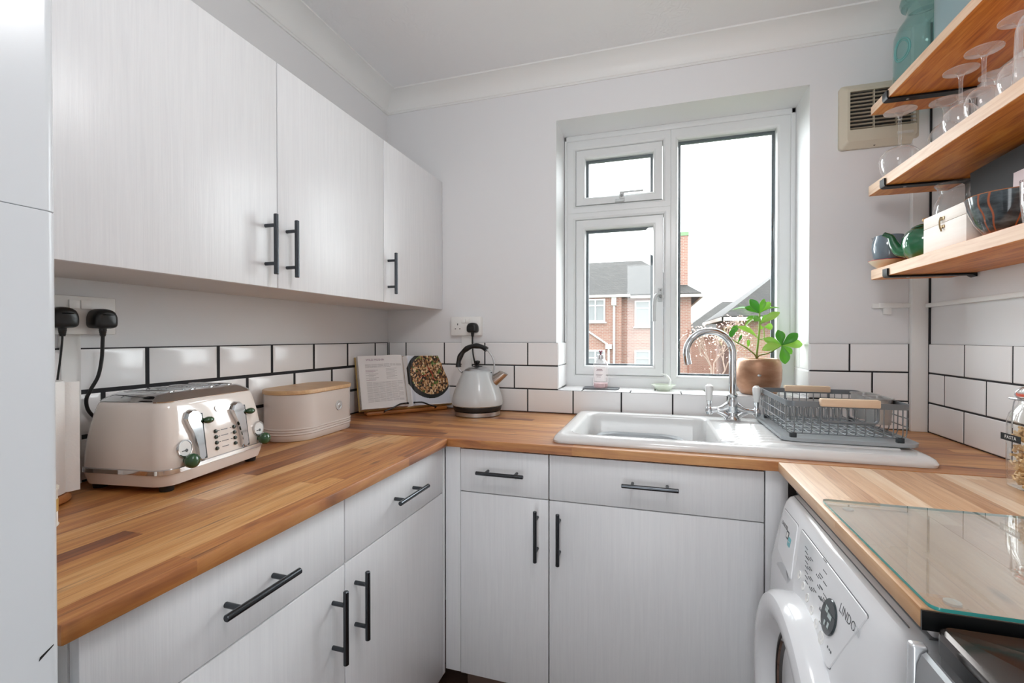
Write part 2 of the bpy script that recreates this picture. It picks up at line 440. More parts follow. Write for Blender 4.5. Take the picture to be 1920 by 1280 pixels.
ringframe(m, .842, 1.317, 1.010, 1.824, .893, 1.287, 1.066, 1.792, Y0, Y1)
m.box((.842, .176, 2.160), (1.803, .187, 2.184), .003); m.box((1.785, .176, 1.22), (1.803, .187, 2.184), .003); m.box((.842, .176, 1.22), (.853, .187, 2.184), .003)
m.build('window_frame', M_upvc, win, angle=25)
m = MB(); ringframe(m, .8945, 1.2815, 1.8605, 2.1175, .938, 1.241, 1.899, 2.077, .192, .25); m.build('top_sash', M_upvc, win, angle=25)
m = MB(); ringframe(m, .8945, 1.2855, 1.0675, 1.7905, .938, 1.242, 1.110, 1.746, .192, .25); m.build('side_sash', M_upvc, win, angle=25)
for nm, x0, x1, z0, z1 in (('top_pane', .938, 1.241, 1.899, 2.077), ('side_pane', .938, 1.242, 1.110, 1.746), ('fixed_pane', 1.348, 1.735, 1.071, 2.116)):
    p = MB().box((x0, .2195, z0), (x1, .2215, z1)).build(nm, M_pane, win, angle=0)
    m = MB(); g = .0115
    for a, b, c, d in ((x0, x0+g, z0, z1), (x1-g, x1, z0, z1), (x0+g, x1-g, z1-g, z1), (x0+g, x1-g, z0, z0+g*.7)):
        m.box((a, .2225, c), (b, .236, d)); m.box((a, .214, c), (b, .2185, d)) if False else None
    m.build('gasket', M_gasket, p, angle=0)
# handle and casement stay
m = MB(); m.box((1.262, .184, 1.400), (1.283, .193, 1.462), .004)
m.tube(smooth_path([(1.272, .186, 1.432), (1.268, .168, 1.432), (1.258, .160, 1.428), (1.250, .158, 1.41), (1.247, .158, 1.36), (1.247, .159, 1.312)]), .008, 10, radii=None)
m.mi = 1; m.cyl((1.274, .186, 1.452), (1.274, .182, 1.452), .004, seg=12); m.cyl((1.274, .186, 1.424), (1.274, .158, 1.424), .0065, seg=12)
m.build('window_handle', [simple('handle_white', '#c9cccc', .3), simple('grey_lock', '#7b7d7d', .4)], win)
m = MB(); m.box((1.075, .178, 1.862), (1.117, .192, 1.874), .003); m.box((1.095, .170, 1.872), (1.117, .19, 1.900), .003)
m.box((1.097, .168, 1.896), (1.20, .176, 1.904), .002); m.mi = 1; m.cyl((1.106, .171, 1.884), (1.106, .166, 1.884), .006, seg=12)
m.build('casement_stay', [simple('stay_white', '#c9cccc', .3), simple('grey_lock2', '#8b8d8d', .4)], win)
# ------------------------------------------------------------------ fitted units
def bar_handle(parent, axis, out, c, length, posts, r=.006, rp=.0048, reach=.034):
    """bar handle standing off a front. axis = bar direction, out = away from the front, c = centre on the front"""
    m = MB(); a, o, c = Vector(axis), Vector(out), Vector(c)
    b = c + o*reach
    m.cyl(b-a*length/2, b+a*length/2, r, seg=16, bev=.0012)
    for s in (-1, 1): m.cyl(c+a*s*posts/2, b+a*s*posts/2, rp, seg=12)
    return m.build('handle', M_handle, parent)

# left base cabinets (fronts face the room, +x)
def left_base(label, y0, y1, zh_d, yc_d, y_door, z_door, end=False):
    t = thing('base_cabinet', label, 'cabinet', ((.30), (y0+y1)/2, 0), 0, 'white woodgrain base cabinets')
    MB().box((.02, y0+.0005, .118), (.565, y1-.0005, .8825)).build('body', M_carc, t, 0)
    MB().box((.02, y0+.0005, .001), (.525, y1-.0005, .1175)).build('plinth', M_plinth, t, 0)
    d = MB().box((.567, y0+.0015, .7305), (.585, y1-.0015, .8755), .0018).build('drawer', M_door, t)
    bar_handle(d, (0, 1, 0), (1, 0, 0), (.585, yc_d, zh_d), .158, .098)
    d = MB().box((.567, y0+.0015, .121), (.585, y1-.0015, .7275), .0018).build('door', M_door, t)
    bar_handle(d, (0, 0, 1), (1, 0, 0), (.585, y_door, z_door), .160, .098)
    if end: MB().box((.567, -.5985, .121), (.585, -.5845, .8825), .001).build('filler_panel', M_door, t)
    return t
left_base('white base cabinet under the toaster, drawer above a door, next to the tall white fridge', -1.613, -1.1055, .803, -1.360, -1.147, .613)
left_base('white base cabinet below the bread bin, drawer above a door, against the inner corner', -1.1045, -.600, .806, -.846, -1.068, .618, True)

def back_base(label, x0, x1, xh, zh, xd, zd, fill):
    t = thing('base_cabinet', label, 'cabinet', ((x0+x1)/2, -.30, 0), 0, 'white woodgrain base cabinets')
    MB().box((x0+.0005, -.565, .118), (x1-.0005, -.02, .70)).build('body', M_carc, t, 0)
    MB().box((x0+.0005, -.525, .001), (x1-.0005, -.02, .1175)).build('plinth', M_plinth, t, 0)
    d = MB().box((x0+.0015, -.585, .7365), (x1-.0015, -.567, .8755), .0018).build('drawer', M_door, t)
    bar_handle(d, (1, 0, 0), (0, -1, 0), (xh, -.585, zh), .157, .097)
    d = MB().box((x0+.0015, -.585, .1325), (x1-.0015, -.567, .7335), .0018).build('door', M_door, t)
    bar_handle(d, (0, 0, 1), (0, -1, 0), (xd, -.585, zd), .158, .098)
    MB().box(fill[0], fill[1], .001).build('filler_panel', M_door, t)
    return t
back_base('narrow white base cabinet between the inner corner and the sink cabinet', .640, .939, .787, .809, .903, .629, ((.5865, -.583, .133), (.6395, -.567, .8825)))
back_base('wide white base cabinet directly below the ceramic sink', .9395, 1.5405, 1.240, .811, .9735, .628, ((1.5425, -.583, .133), (1.597, -.567, .8825)))

# wall cabinets
def wall_cab(label, y0, y1, doors):
    t = thing('wall_cabinet', label, 'cabinet', (.14, (y0+y1)/2, 1.372), 0, 'white woodgrain wall cabinets')
    MB().box((.001, y0+.0005, 1.374), (.276, y1-.0005, 1.970)).build('body', M_carc, t, 0)
    for a, b, yh in doors:
        d = MB().box((.277, a+.0015, 1.3725), (.295, b-.0015, 1.9705), .0018).build('door', M_door, t)
        bar_handle(d, (0, 0, 1), (1, 0, 0), (.295, yh, 1.480), .154, .098)
    return t
wall_cab('double white wall cabinet with two handles side by side, above the toaster', -1.498, -.4945, [(-1.498, -.997, -1.037), (-.997, -.4945, -.965)])
wall_cab('single door white wall cabinet against the window wall', -.4935, -.001, [(-.4935, -.001, -.465)])

# worktops
ZW0, ZW1 = .884, .910
t = thing('worktop', 'staved wood worktop under the toaster and bread bin, along the wall cabinets', 'worktop', (.3, -1.12, ZW0), 0, 'acacia worktops')
MB().box((.001, -1.640, ZW0), (.605, -.6075, ZW1), .003).build('board', M_top_y, t)
t = thing('worktop', 'staved wood worktop along the window wall that holds the sink', 'worktop', (1.08, -.3, ZW0), 0, 'acacia worktops')
def slab_with_hole(name, lo, hi, hole, mt, par):
    m = MB(); x0, y0, z0 = lo; x1, y1, z1 = hi; a, b, c, d = hole
    O = lambda z: [(x0, y0, z), (x1, y0, z), (x1, y1, z), (x0, y1, z)]; I = lambda z: [(a, c, z), (b, c, z), (b, d, z), (a, d, z)]
    m.loft([O(z0), O(z1-.0025), [(x0+.0, y0+.0025, z1), (x1, y0+.0025, z1), (x1, y1, z1), (x0, y1, z1)], I(z1), I(z0), O(z0)], False, False)
    return m.build(name, mt, par, angle=30)
slab_with_hole('board', (.001, -.605, ZW0), (WX-.001, -.001, ZW1), (.975, 1.46, -.545, -.06), M_top_x, t)
t = thing('worktop', 'staved wood worktop under the glass board, over the washing machine', 'worktop', (1.86, -.95, ZW0), 0, 'acacia worktops')
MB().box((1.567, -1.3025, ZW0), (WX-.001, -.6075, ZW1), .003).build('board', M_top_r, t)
MB().box((1.5675, -1.3065, ZW0+.0005), (WX-.001, -1.3035, ZW1-.002)).build('end_strip', M_black, t, 0, label='black end strip')

# tall fridge freezer at the left edge
M_fridge = simple('fridge_enamel', '#d9dcdf', .22)
t = thing('fridge_freezer', 'tall white two-door fridge freezer at the end of the toaster worktop', 'fridge', (.33, -1.96, 0))
MB().box((.04, -2.255, .012), (.598, -1.672, 1.83), .004).build('body', M_fridge, t)
def fdoor(z0, z1):
    m = MB(); c = (.630, -1.963); R = lambda k, z: rrect(.030-k, .295-k, .011, z, c, 6)
    m.loft([R(.0006, z0), R(0, z0+.0006), R(0, z1-.0006), R(.0006, z1)]); return m.build('door', M_fridge, t, 30)
fdoor(.05, 1.3707); fdoor(1.3712, 1.83)
m = MB(); m.loft([[(.6604, -1.688, .912), (.6604, -1.676, .921), (.6604, -1.6755, .9225), (.6604, -1.687, .916)], [(.6602, -1.688, .912), (.6602, -1.676, .921), (.6602, -1.6755, .9225), (.6602, -1.687, .916)]])
m.build('scratch', M_black, t, 0, label='dark scratch')

# ------------------------------------------------------------------ washing machine
M_enam = simple('white_enamel', '#ebecee', .2, Coat__Weight=.3)
M_grey = simple('print_grey', '#55585c', .5)
wm = thing('washing_machine', 'white front-loading washing machine under the right-hand worktop', 'washing machine', (1.86, -.955, 0))
yA, yB = -.655, -1.262
prof = [(2.12, .01), (1.556, .01), (1.540, .04), (1.534, .30), (1.533, .60), (1.537, .69), (1.548, .745), (1.557, .785), (1.563, .812), (1.569, .830), (1.578, .842), (1.594, .848), (2.12, .848)]
def wm_ring(y, ins):
    return [(min(x+ins*(1 if x < 1.9 else 0), 2.12), y, z-(ins*.8 if z > .5 else -ins*.3)) for x, z in prof]
m = MB(); m.loft([wm_ring(yA, .020), wm_ring(yA-.006, .009), wm_ring(yA-.018, .002), wm_ring(yA-.030, 0), wm_ring(yB+.055, 0), wm_ring(yB+.028, .004), wm_ring(yB+.010, .016), wm_ring(yB, .034)])
m.build('body', M_enam, wm, angle=32)
m = MB(); m.box((1.600, yB+.004, .8485), (2.12, yA-.004, .866), .006, 3); m.build('lid', M_enam, wm)
# facade helper: point on the sloping fascia at (y, height along), lifted by d
FA, FB = Vector((1.5375, 0, .690)), Vector((1.5655, 0, .820)); FU = (FB-FA).normalized(); FN = Vector((-FU.z, 0, FU.x))
def fas(y, s, d=.0): p = FA + FU*s + FN*d; return (p.x, y, p.z)
def plate(m, pts, d0, d1, inset=.0015):
    c = (sum(p[0] for p in pts)/len(pts), sum(p[1] for p in pts)/len(pts))
    sh = lambda p, k: (c[0]+(p[0]-c[0])*(1-k), c[1]+(p[1]-c[1])*(1-k))
    m.loft([[fas(*p, d0) for p in pts], [fas(*p, d1*.5) for p in pts], [fas(*sh(p, .012), d1) for p in pts]])
def rnd(pts, r=.012, n=5):
    out = []
    for i, p in enumerate(pts):
        a, b, c = Vector(pts[i-1]), Vector(p), Vector(pts[(i+1) % len(pts)])
        u, v = (a-b).normalized()*r, (c-b).normalized()*r
        for k in range(n+1):
            t_ = k/n; q = (b+u)*(1-t_)**2 + b*2*t_*(1-t_) + (b+v)*t_**2; out.append((q.x, q.y))
    return out
m = MB(); plate(m, rnd([(-.829, .132), (-1.168, .132), (-1.095, -.008), (-.866, .010)], .010), -.002, .0022)
m.build('control_panel', M_enam, wm, 30)
m = MB(); plate(m, rnd([(-.690, .128), (-.806, .130), (-.846, .018), (-.715, .035)], .010), -.002, .0028)
m.build('detergent_drawer', M_enam, wm, 30)
m = MB(); plate(m, rnd([(-.8275, .1335), (-1.1695, .1335), (-1.0955, -.0095), (-.8645, .0085)], .010), -.002, .0006)
plate(m, rnd([(-.688, .1295), (-.8075, .1315), (-.8475, .0165), (-.7135, .0335)], .010), -.002, .0006); m.build('panel_seam', simple('seam_grey', '#77797c', .6), wm, 0)
m = MB(); m.box((1.597, yB+.003, .8482), (2.12, yA-.003, .8496)); m.box((1.5862, yB+.030, .8452), (1.5875, yA-.030, .8470)); m.build('lid_seam', bpy.data.materials['seam_grey'], wm, 0)
m = MB()
m.loft([[fas(-.735-.105*k/8, .005+.022*math.sin(PI*k/8)*j, .0033) for k in range(9)] for j in (0, .5, 1)], False, False)
m.build('drawer_grip', simple('grip_shade', '#c9cbce', .4), wm, 30)
dial = MB(); dial.M = frame_M(fas(-1.055, .062, .002), (0, -1, 0), FU)
dial.lathe([(0, 0), (.030, 0), (.0305, .002), (.029, .0035), (.0, .0035)], seg=40)
sc = dial.build('dial_display', simple('display_smoke', '#3b4346', .12), wm)
def fas_M(y, s, d=.003): return frame_M(fas(y, s, d), (0, -1, 0), FU)
m = MB(); M_disp = simple('display_digits', '#b9c6c4', .4)
m.M = fas_M(-1.055, .062, .0058)
for (a, b, c, d) in ((-.014, .004, -.002, .014), (.0, .0, .016, .008), (.006, -.016, .013, -.006), (-.008, -.018, -.002, -.010)): m.box((a, b, 0), (c, d, .0003))
m.build('digits', M_disp, sc, 0)
m = MB(); m.M = fas_M(-1.055, .062, .0058); m.box((-.028, .0095, 0), (.028, .0105, .0003)); m.build('display_line', M_black, sc, 0)
for k in range(6):
    y = -.885-.0345*k*.92; s = .052-.0072*k
    m = MB(); m.M = fas_M(y, s, .0015); r = .0085 if k < 5 else .011
    m.lathe([(0, .0005), (r*.55, .0008), (r*.9, .002), (r, .0016), (r*1.05, 0)], seg=20); m.build('button', M_white, wm)
m = MB()
for row in range(8):
    for k in range(2 + (row % 3 == 0)):
        m.M = fas_M(-.898-.018*row*.9-.010*k, .098-.012*(row % 4)+.004*k-.0012*row, .0024)
        m.box((-.0015, -.0015, 0), (.0015, .0015, .0002)); m.box((.004, -.0012, 0), (.014, .0004, .0002))
for row in range(8):
    m.M = fas_M(-.882-.006*row, .112-.0085*row*.9, .0024); m.box((-.006, -.0008, 0), (.012, .0008, .0002))
for a in range(10):
    m.M = fas_M(-.975-.012*(a % 5), .112-.017*(a % 5)-.03*(a//5)+.02, .0024); m.box((-.0012, -.0012, 0), (.0012, .0012, .0002)); m.box((.003, -.0007, 0), (.017, .0007, .0002))
m.M = fas_M(-1.075, .020, .0024); m.box((-.002, -.002, 0), (.002, .002, .0002)); m.box((.006, -.0014, 0), (.010, .0014, .0002)); m.box((.013, -.0022, 0), (.017, .0022, .0002))
m.build('printed_lettering', M_grey, wm, 0)
lettering('lettering', 'LINDO', .021, fas_M(-1.112, .096, .0024), M_grey, wm, .0001)
lettering('lettering', '100', .019, fas_M(-1.146, .096, .0024), simple('print_pale', '#d3d5d8', .5), wm, .0001)
lettering('lettering', 'ZANUSSI', .0125, fas_M(-.728, .098, .0030), M_grey, wm, .0001)
m = MB(); m.M = fas_M(-.762, .088, .003); m.loft([rrect(.009, .009, .003, 0), rrect(.009, .009, .003, .0003)]); m.mi = 1
m.loft([rrect(.0055, .0055, .002, .0003), rrect(.0055, .0055, .002, .0006)]); m.mi = 2
m.M = fas_M(-.783, .079, .003); m.loft([rrect(.010, .010, .003, 0), rrect(.010, .010, .003, .0003)]); m.mi = 1; m.box((-.004, -.001, .0003), (.004, .001, .0005))
m.build('sticker', [M_grey, M_white, simple('sticker_teal', '#7fc4cc', .5)], wm, 0)
# porthole door
DC = Vector((1.5335, -.955, .460))
m = MB(); m.M = frame_M(DC, (0, -1, 0), (0, 0, 1)); S = 56
m.lathe([(.252, -.01), (.252, .020), (.2495, .030), (.242, .040), (.230, .0445), (.212, .0445), (.200, .040), (.193, .032), (.186, .018), (.180, .006), (.172, .004)], seg=S)
wdoor = m.build('porthole_door', M_enam, wm, 30)
m = MB(); m.M = frame_M(DC, (0, -1, 0), (0, 0, 1)); m.lathe([(.1795, .0035), (.1785, .008), (.171, .009), (.168, .004)], seg=S); m.mi = 1
m.lathe([(.168, .004), (.166, .0075), (.162, .004)], seg=S); m.build('door_seal', [M_black, M_chrome], wdoor)
m = MB(); m.M = frame_M(DC, (0, -1, 0), (0, 0, 1)); m.lathe([(.162, .004), (.14, -.004), (.08, -.02), (0, -.025)], seg=S)
m.build('door_glass', simple('smoked_glass', '#2a2422', .06), wdoor)

# ------------------------------------------------------------------ cooker
M_cook = brushed('cooker_steel', '#a6a8aa', .42, (3, 60, 3), .05, .55)
M_hob = NT('hob_enamel'); _p = M_hob.pos(); _sp = M_hob.n('ShaderNodeTexVoronoi', Vector=_p, Scale=70.0)
_d = M_hob.ramp(_sp.outputs['Distance'], [(.0, (1, 1, 1, 1)), (.05, (0, 0, 0, 1))])
_k = M_hob.math('MULTIPLY', _d, M_hob.math('GREATER_THAN', M_hob.noise(_p, 9, 2), .55))
M_hob.bsdf(Base__Color=M_hob.mix(_k, lin('#4d4744'), lin('#dddddd')), Roughness=M_hob.math('ADD', .16, M_hob.math('MULTIPLY', _k, .4)), Metallic=.8); M_hob = M_hob.m
ck = thing('cooker', 'stainless steel cooker with a shiny recessed hob beside the washing machine', 'cooker', (1.87, -1.57, 0))
MB().box((1.580, -1.822, .01), (2.14, -1.318, .868), .003).build('body', M_black, ck)
m = MB(); hx, hy = .290, .252; c = (1.866, -1.566); 
m.loft([rrect(hx, hy, .012, .868, c), rrect(hx, hy, .012, .886, c)]); m.build('hob_skirt', M_black, ck, 30)
m = MB(); m.loft([rrect(hx, hy, .012, .886, c), rrect(hx, hy, .012, .888, c), rrect(hx-.001, hy-.001, .012, .895, c), rrect(hx-.005, hy-.005, .01, .8985, c), rrect(hx-.010, hy-.010, .008, .8975, c)], cap1=False)
# recessed wells: one pressed tray with a rounded well near the far side
well = lambda k, z, rr: rrect(.205-k, .165-k, rr, z, (1.900, -1.575), 8)
out = lambda z: rrect(hx-.010, hy-.010, .008, z, c, 8)
m2 = [out(.8975), well(-.004, .8975, .085), well(.0, .8995, .08), well(.006, .8985, .078), well(.022, .884, .07), well(.03, .882, .065)]
m.loft(m2, cap0=False)
m.build('hob', M_hob, ck, 30)
m = MB(); pr = [(1.5615, .685), (1.5615, .874), (1.5575, .8755), (1.553, .872), (1.549, .86), (1.536, .69), (1.538, .685)]
m.loft([[(x, y, z) for x, z in pr] for y in (-1.338, -1.820)]); m.build('fascia', M_cook, ck, 30)
m = MB(); m.box((1.5445, -1.336, .02), (1.562, -1.322, .880), .004, 3); m.build('side_trim', simple('trim_silver', '#d9dbdd', .25, .6), ck)
m = MB()
for y in (-1.40, -1.49, -1.58, -1.67, -1.76):
    m = MB(); m.M = frame_M((1.541, y, .752), (0, -1, 0), (.09, 0, 1)); m.lathe([(0, .028), (.016, .028), (.019, .024), (.021, .002), (.021, 0)], seg=24); m.box((-.003, -.018, .026), (.003, .018, .034), .001)
    m.build('knob', M_black, ck)
m = MB(); m.M = frame_M((1.5482, -1.398, .845), (0, -1, 0), (.09, 0, 1)); m.box((-.003, -.006, 0), (.003, .006, .0006)); m.build('printed_mark', M_black, ck, 0)
m = MB(); m.box((1.545, -1.818, .12), (1.578, -1.340, .675), .006); m.build('oven_door', simple('oven_glass', '#1b1b1d', .08), ck)
m = MB(); m.cyl((1.51, -1.80, .63), (1.51, -1.36, .63), .009); m.cyl((1.545, -1.78, .63), (1.51, -1.78, .63), .006); m.cyl((1.545, -1.38, .63), (1.51, -1.38, .63), .006); m.build('oven_handle', M_cook, ck)

# glass worktop board
gb = thing('glass_board', 'clear glass worktop protector lying beside the cooker', 'chopping board', (1.80, -1.12, .9105))
M_gl_top = thin_glass('board_glass', (.95, .97, .96, 1), .3, .0, .10, (.9, .93, .93, 1))  # whitish diffuse body stands in for bright reflections on the board
m = MB(); m.loft([rrect(.2575, .196, .012, z, (1.831, -1.119)) for z in (.9135, .9185)]); o_ = m.build('pane', M_gl_top, gb, 30)
m = MB(); m.loft([rrect(.2575, .196, .012, .9138, (1.831, -1.119)), rrect(.2578, .1963, .012, .9160, (1.831, -1.119)), rrect(.2575, .196, .012, .9182, (1.831, -1.119))], False, False)
m.build('polished_edge', simple('green_glass_edge', '#3f9c95', .15), gb, 30)
for sx in (-1, 1):
    for sy in (-1, 1):
        m = MB(); m.lathe([(0, 0), (.009, 0), (.009, .0029), (0, .0029)], (1.831+sx*.222, -1.119+sy*.164, .9105), 20); m.build('foot', simple('clear_rubber', '#d8d2c8', .3), gb)
# ------------------------------------------------------------------ toaster
M_cream = simple('cream_enamel', '#e6dbd2', .13, Coat__Weight=.6, Coat__Roughness=.03)
M_green = simple('olive_knob', '#2c5233', .18, Coat__Weight=.5)
T = thing('toaster', 'cream four slot retro toaster with chrome top and green knobs', 'toaster', (.146, -1.147, .9105), math.atan2(.990, -.138))
def lv(z, hx, hy, r): return rrect(hx, hy, r, z, n=7)
m = local(T); m.loft([lv(.011, .140, .100, .03), lv(.014, .150, .109, .035), lv(.030, .154, .1135, .036), lv(.040, .155, .1145, .036)]); m.build('base', M_cream, T)
m = local(T); m.loft([lv(.039, .155, .1145, .036), lv(.0405, .158, .1175, .037), lv(.0495, .158, .1175, .037), lv(.051, .155, .1145, .036)]); m.build('chrome_band', M_chrome, T)
shell = [(.050, .155, .1145), (.075, .1545, .1135), (.105, .1525, .110), (.135, .149, .1055), (.160, .145, .1005), (.178, .1415, .0960), (.187, .139, .0925), (.190, .136, .0895)]
m = local(T); m.loft([lv(z, a, b, .036-.0004*i) for i, (z, a, b) in enumerate(shell)], cap0=False); m.build('shell', M_cream, T)
# chrome top: rises from the shell, slightly domed along the ends
m = local(T); m.loft([lv(.1895, .1365, .090, .030), lv(.1915, .137, .0905, .030), lv(.1945, .134, .087, .028), lv(.204, .122, .072, .024), lv(.2075, .112, .066, .022), lv(.2085, .104, .060, .02)]); top = m.build('chrome_top', M_chrome, T)
for k in range(4):
    x = -.0855+.057*k
    m = local(T); m.loft([rrect(.0175, .058, .015, .2084, (x, 0)), rrect(.0175, .058, .015, .2105, (x, 0)), rrect(.0150, .0555, .013, .2108, (x, 0)), rrect(.0125, .053, .012, .2098, (x, 0))], cap1=False)
    m.build('slot_rim', M_chrome, top)
    m = local(T); m.loft([rrect(.0125, .053, .012, .2088, (x, 0)), rrect(.0125, .053, .012, .2096, (x, 0))]); m.build('slot', M_black, top)
def front(z):     # depth of the front face at height z
    for (z0, a, b), (z1, c, d) in zip(shell, shell[1:]):
        if z0 <= z <= z1: return b+(d-b)*(z-z0)/(z1-z0)
    return .1145
def fr(x, z, d=0): return (x, -(front(z)+d), z)
M_gauge = simple('gauge_face', '#e4e4e2', .3)
for x0, s in ((-.055, 1), (.079, 1)):
    pts = [(.0, .058), (.004, .052), (.010, .052), (.013, .060), (.014, .08), (.019, .115), (.026, .14), (.028, .152), (.024, .164), (.016, .169), (.006, .167), (.0, .158)]
    # swept chrome lever plate, thick in the middle, next to a dark slot
    m = local(T); L = [(x0-.004-px*1.5, pz) for px, pz in pts]
    cx = sum(p[0] for p in L)/len(L); cz = sum(p[1] for p in L)/len(L)
    m.loft([[fr(x, z, -.003) for x, z in L], [fr(x, z, .004) for x, z in L], [fr(cx+(x-cx)*.86, cz+(z-cz)*.93, .0105) for x, z in L]]); m.build('lever_plate', M_chrome, T, 30)
    m = local(T); m.loft([[fr(x0+a, z, d) for a, z in ((-.0038, .054), (.0024, .054), (.0024, .157), (-.0038, .157))] for d in (-.003, .0052)]); m.build('lever_slot', M_black, T, 0)
    m = local(T); p = fr(x0+.009, .140, .012); m.sphere(p, .011, (1.15, .9, .72)); m.tube([fr(x0-.001, .141, 0), fr(x0+.004, .141, .012)], .004); m.build('lever_knob', M_green, T)
for x0 in (-.108, .121):
    m = local(T); m.M = m.M @ frame_M(fr(x0, .088, 0), (1, 0, 0), (0, .08, 1)); m.lathe([(0, .002), (.0165, .002), (.017, .004), (.019, .004), (.0195, .001), (.0195, -.004)], seg=32); m.build('gauge_bezel', M_chrome, T)
    g = local(T); g.M = g.M @ frame_M(fr(x0, .088, .0024), (1, 0, 0), (0, .08, 1)); g.lathe([(0, .0006), (.0162, .0006), (.0162, 0)], seg=32); g.mi = 1; g.box((-.009, -.0055, .0007), (.004, -.0035, .0012)); g.lathe([(0, .002), (.003, .0018), (.0035, .0006)], (.003, -.0045, 0), 12)
    g.build('gauge', [M_gauge, simple('needle_grey%d' % (x0 > 0), '#56585a', .4)], T)
    m = local(T); m.M = m.M @ frame_M(fr(x0, .062, 0), (1, 0, 0), (0, 0, 1)); m.lathe([(.006, -.002), (.006, .004), (.0095, .006), (.0145, .011), (.0160, .018), (.0145, .025), (.0095, .030), (0, .032)], seg=24); m.build('knob', M_green, T)
for ix, x0 in enumerate((-.020, .038)):
    for k in range(4):
        m = local(T); m.M = m.M @ frame_M(fr(x0, .108-.0135*k, 0), (1, 0, 0), (0, .1, 1)); m.lathe([(.0046, -.001), (.0046, .002), (.0036, .004), (0, .0046)], seg=14); m.build('button', simple('button_olive%d%d' % (ix, k), '#2b3329', .25), T)
m = local(T)
for k in range(4):
    z = .108-.0135*k
    for a, b in ((-.0115, -.007), (-.003, .018) if k < 4 else (0, 0), (.0255, .030)):
        if k == 3 and a != -.003: continue
        m.loft([[fr(x, zz, d) for x, zz in ((a, z-.0008), (b, z-.0008), (b, z+.0008), (a, z+.0008))] for d in (.0001, .0004)])
m.build('printed_lettering', M_grey, T, 0)
m = local(T); m.M = m.M @ frame_M(fr(.012, .160, 0), (1, 0, 0), (0, .22, 1)); m.loft([rrect(.023, .0075, .0074, z) for z in (-.002, .0022)]); m.mi = 1; m.loft([rrect(.0215, .006, .0059, z) for z in (.0022, .0024)])
bd = m.build('badge', [M_chrome, M_cream], T)
lettering('lettering', 'DeLonghi', .0098, W[T.name] @ frame_M(fr(.012, .160, .0026), (1, 0, 0), (0, .22, 1)), M_chrome, bd, .0004)
for sx in (-1, 1):
    for sy in (-1, 1):
        m = local(T); m.cyl((sx*.125, sy*.085, 0), (sx*.125, sy*.085, .0125), .013, .015, 16); m.build('foot', M_black, T)

# ------------------------------------------------------------------ bread bin
M_bin = simple('bin_enamel', '#d6ccc4', .16, Coat__Weight=.5, Coat__Roughness=.04)
B = thing('bread_bin', 'cream oval bread bin with a pale wooden lid', 'bread bin', (.100, -.655, .9105), math.radians(92))
def stad(hl, r, z, n=14):
    out = []
    for s in (0, 1):
        for k in range(n+1):
            a = -PI/2+PI*k/n+PI*s; out.append(((hl if s == 0 else -hl)+r*math.cos(a), r*math.sin(a), z))
    return out
m = local(B); rings = [stad(.08, .086, 0), stad(.08, .088, .002)]
for z in (.022, .030, .038): rings += [stad(.08, .088, z-.003), stad(.08, .0905, z-.001), stad(.08, .0905, z+.001), stad(.08, .088, z+.003)]
rings += [stad(.08, .088, .148)]
m.loft(rings); m.build('canister', M_bin, B, 50)
m = local(B); m.loft([stad(.08, .0900, .1485), stad(.08, .0915, .150), stad(.08, .0915, .160), stad(.08, .0900, .162)]); m.build('lid', plainwood('bamboo', 1, [(.3, '#bd9468'), (.7, '#d3ad80')], .4, False, (40, 2)), B)
m = local(B); m.M = m.M @ frame_M((.040, -.088, .092), (1, 0, 0), (0, 0, 1)); m.lathe([(0, .003), (.006, .003), (.008, .0022), (.012, .0022), (.0145, .003), (.0165, .0026), (.017, 0)], seg=30); m.box((-.009, -.001, .003), (.009, .001, .0036)); m.build('emblem', simple('emblem_silver', '#d9dada', .25, .5), B)

# ------------------------------------------------------------------ kettle
M_kettle = simple('kettle_grey_white', '#c4c8c9', .3, Coat__Weight=.3)
K = thing('kettle', 'pale grey pyramid kettle with black handle in front of the socket', 'kettle', (.5225, -.132, .9160))
m = local(K); m.lathe([(0, -.0053), (.094, -.0053), (.098, -.003), (.0985, .013), (.094, .015), (0, .015)], seg=48); m.build('power_base', M_steel, K)
m = local(K); m.lathe([(.092, .0152), (.101, .017), (.1045, .032), (.104, .036), (.09, .036)], seg=48); m.build('skirt', M_black, K)
m = local(K); m.lathe([(.103, .0362), (.1085, .040), (.1095, .052), (.107, .068), (.099, .095), (.088, .125), (.076, .152), (.065, .174), (.060, .182), (.056, .184), (0, .184)], seg=48); m.build('body', M_kettle, K)
m = local(K); m.lathe([(.056, .1845), (.055, .187), (.048, .192), (.036, .198), (.020, .201), (0, .202)], seg=40); lid = m.build('lid', M_steel, K)
m = local(K); m.lathe([(.022, .2005), (.020, .203), (.008, .204), (.006, .208), (.010, .216), (.012, .221), (.010, .225), (0, .227)], seg=24); m.build('lid_knob', M_black, lid)
base = Vector((.068, 0, .135))
m = local(K); ringA = []
for t_, r in ((0, .022), (.03, .020), (.052, .0175), (.066, .016)):
    p = base + Vector((.78, 0, .62))*t_; q = Vector((-.62, 0, .78))
    ringA.append([p + q*(math.cos(2*PI*k/20)*r*(1.1)) + Vector((0, 1, 0))*math.sin(2*PI*k/20)*r + Vector((.78, 0, .62))*(-math.cos(2*PI*k/20)*r*.55 if t_ > .05 else 0) for k in range(20)])
m.loft(ringA); m.build('spout', simple('steel_spout', '#b9aea6', .25, 1.0), K)
C0 = Vector((-.006, 0, .205)); ang = lambda a: C0 + Vector((.083*math.cos(a), 0, .084*math.sin(a)))
m = local(K); m.tube([(-.066, 0, .170), (-.080, 0, .178)] + [ang(math.radians(a)) for a in range(190, -30, -8)] + [(.072, 0, .168), (.060, 0, .166)], .0035, 10); m.build('handle_wire', M_steel, K)
gp = [ang(math.radians(a)) for a in range(186, 50, -6)]
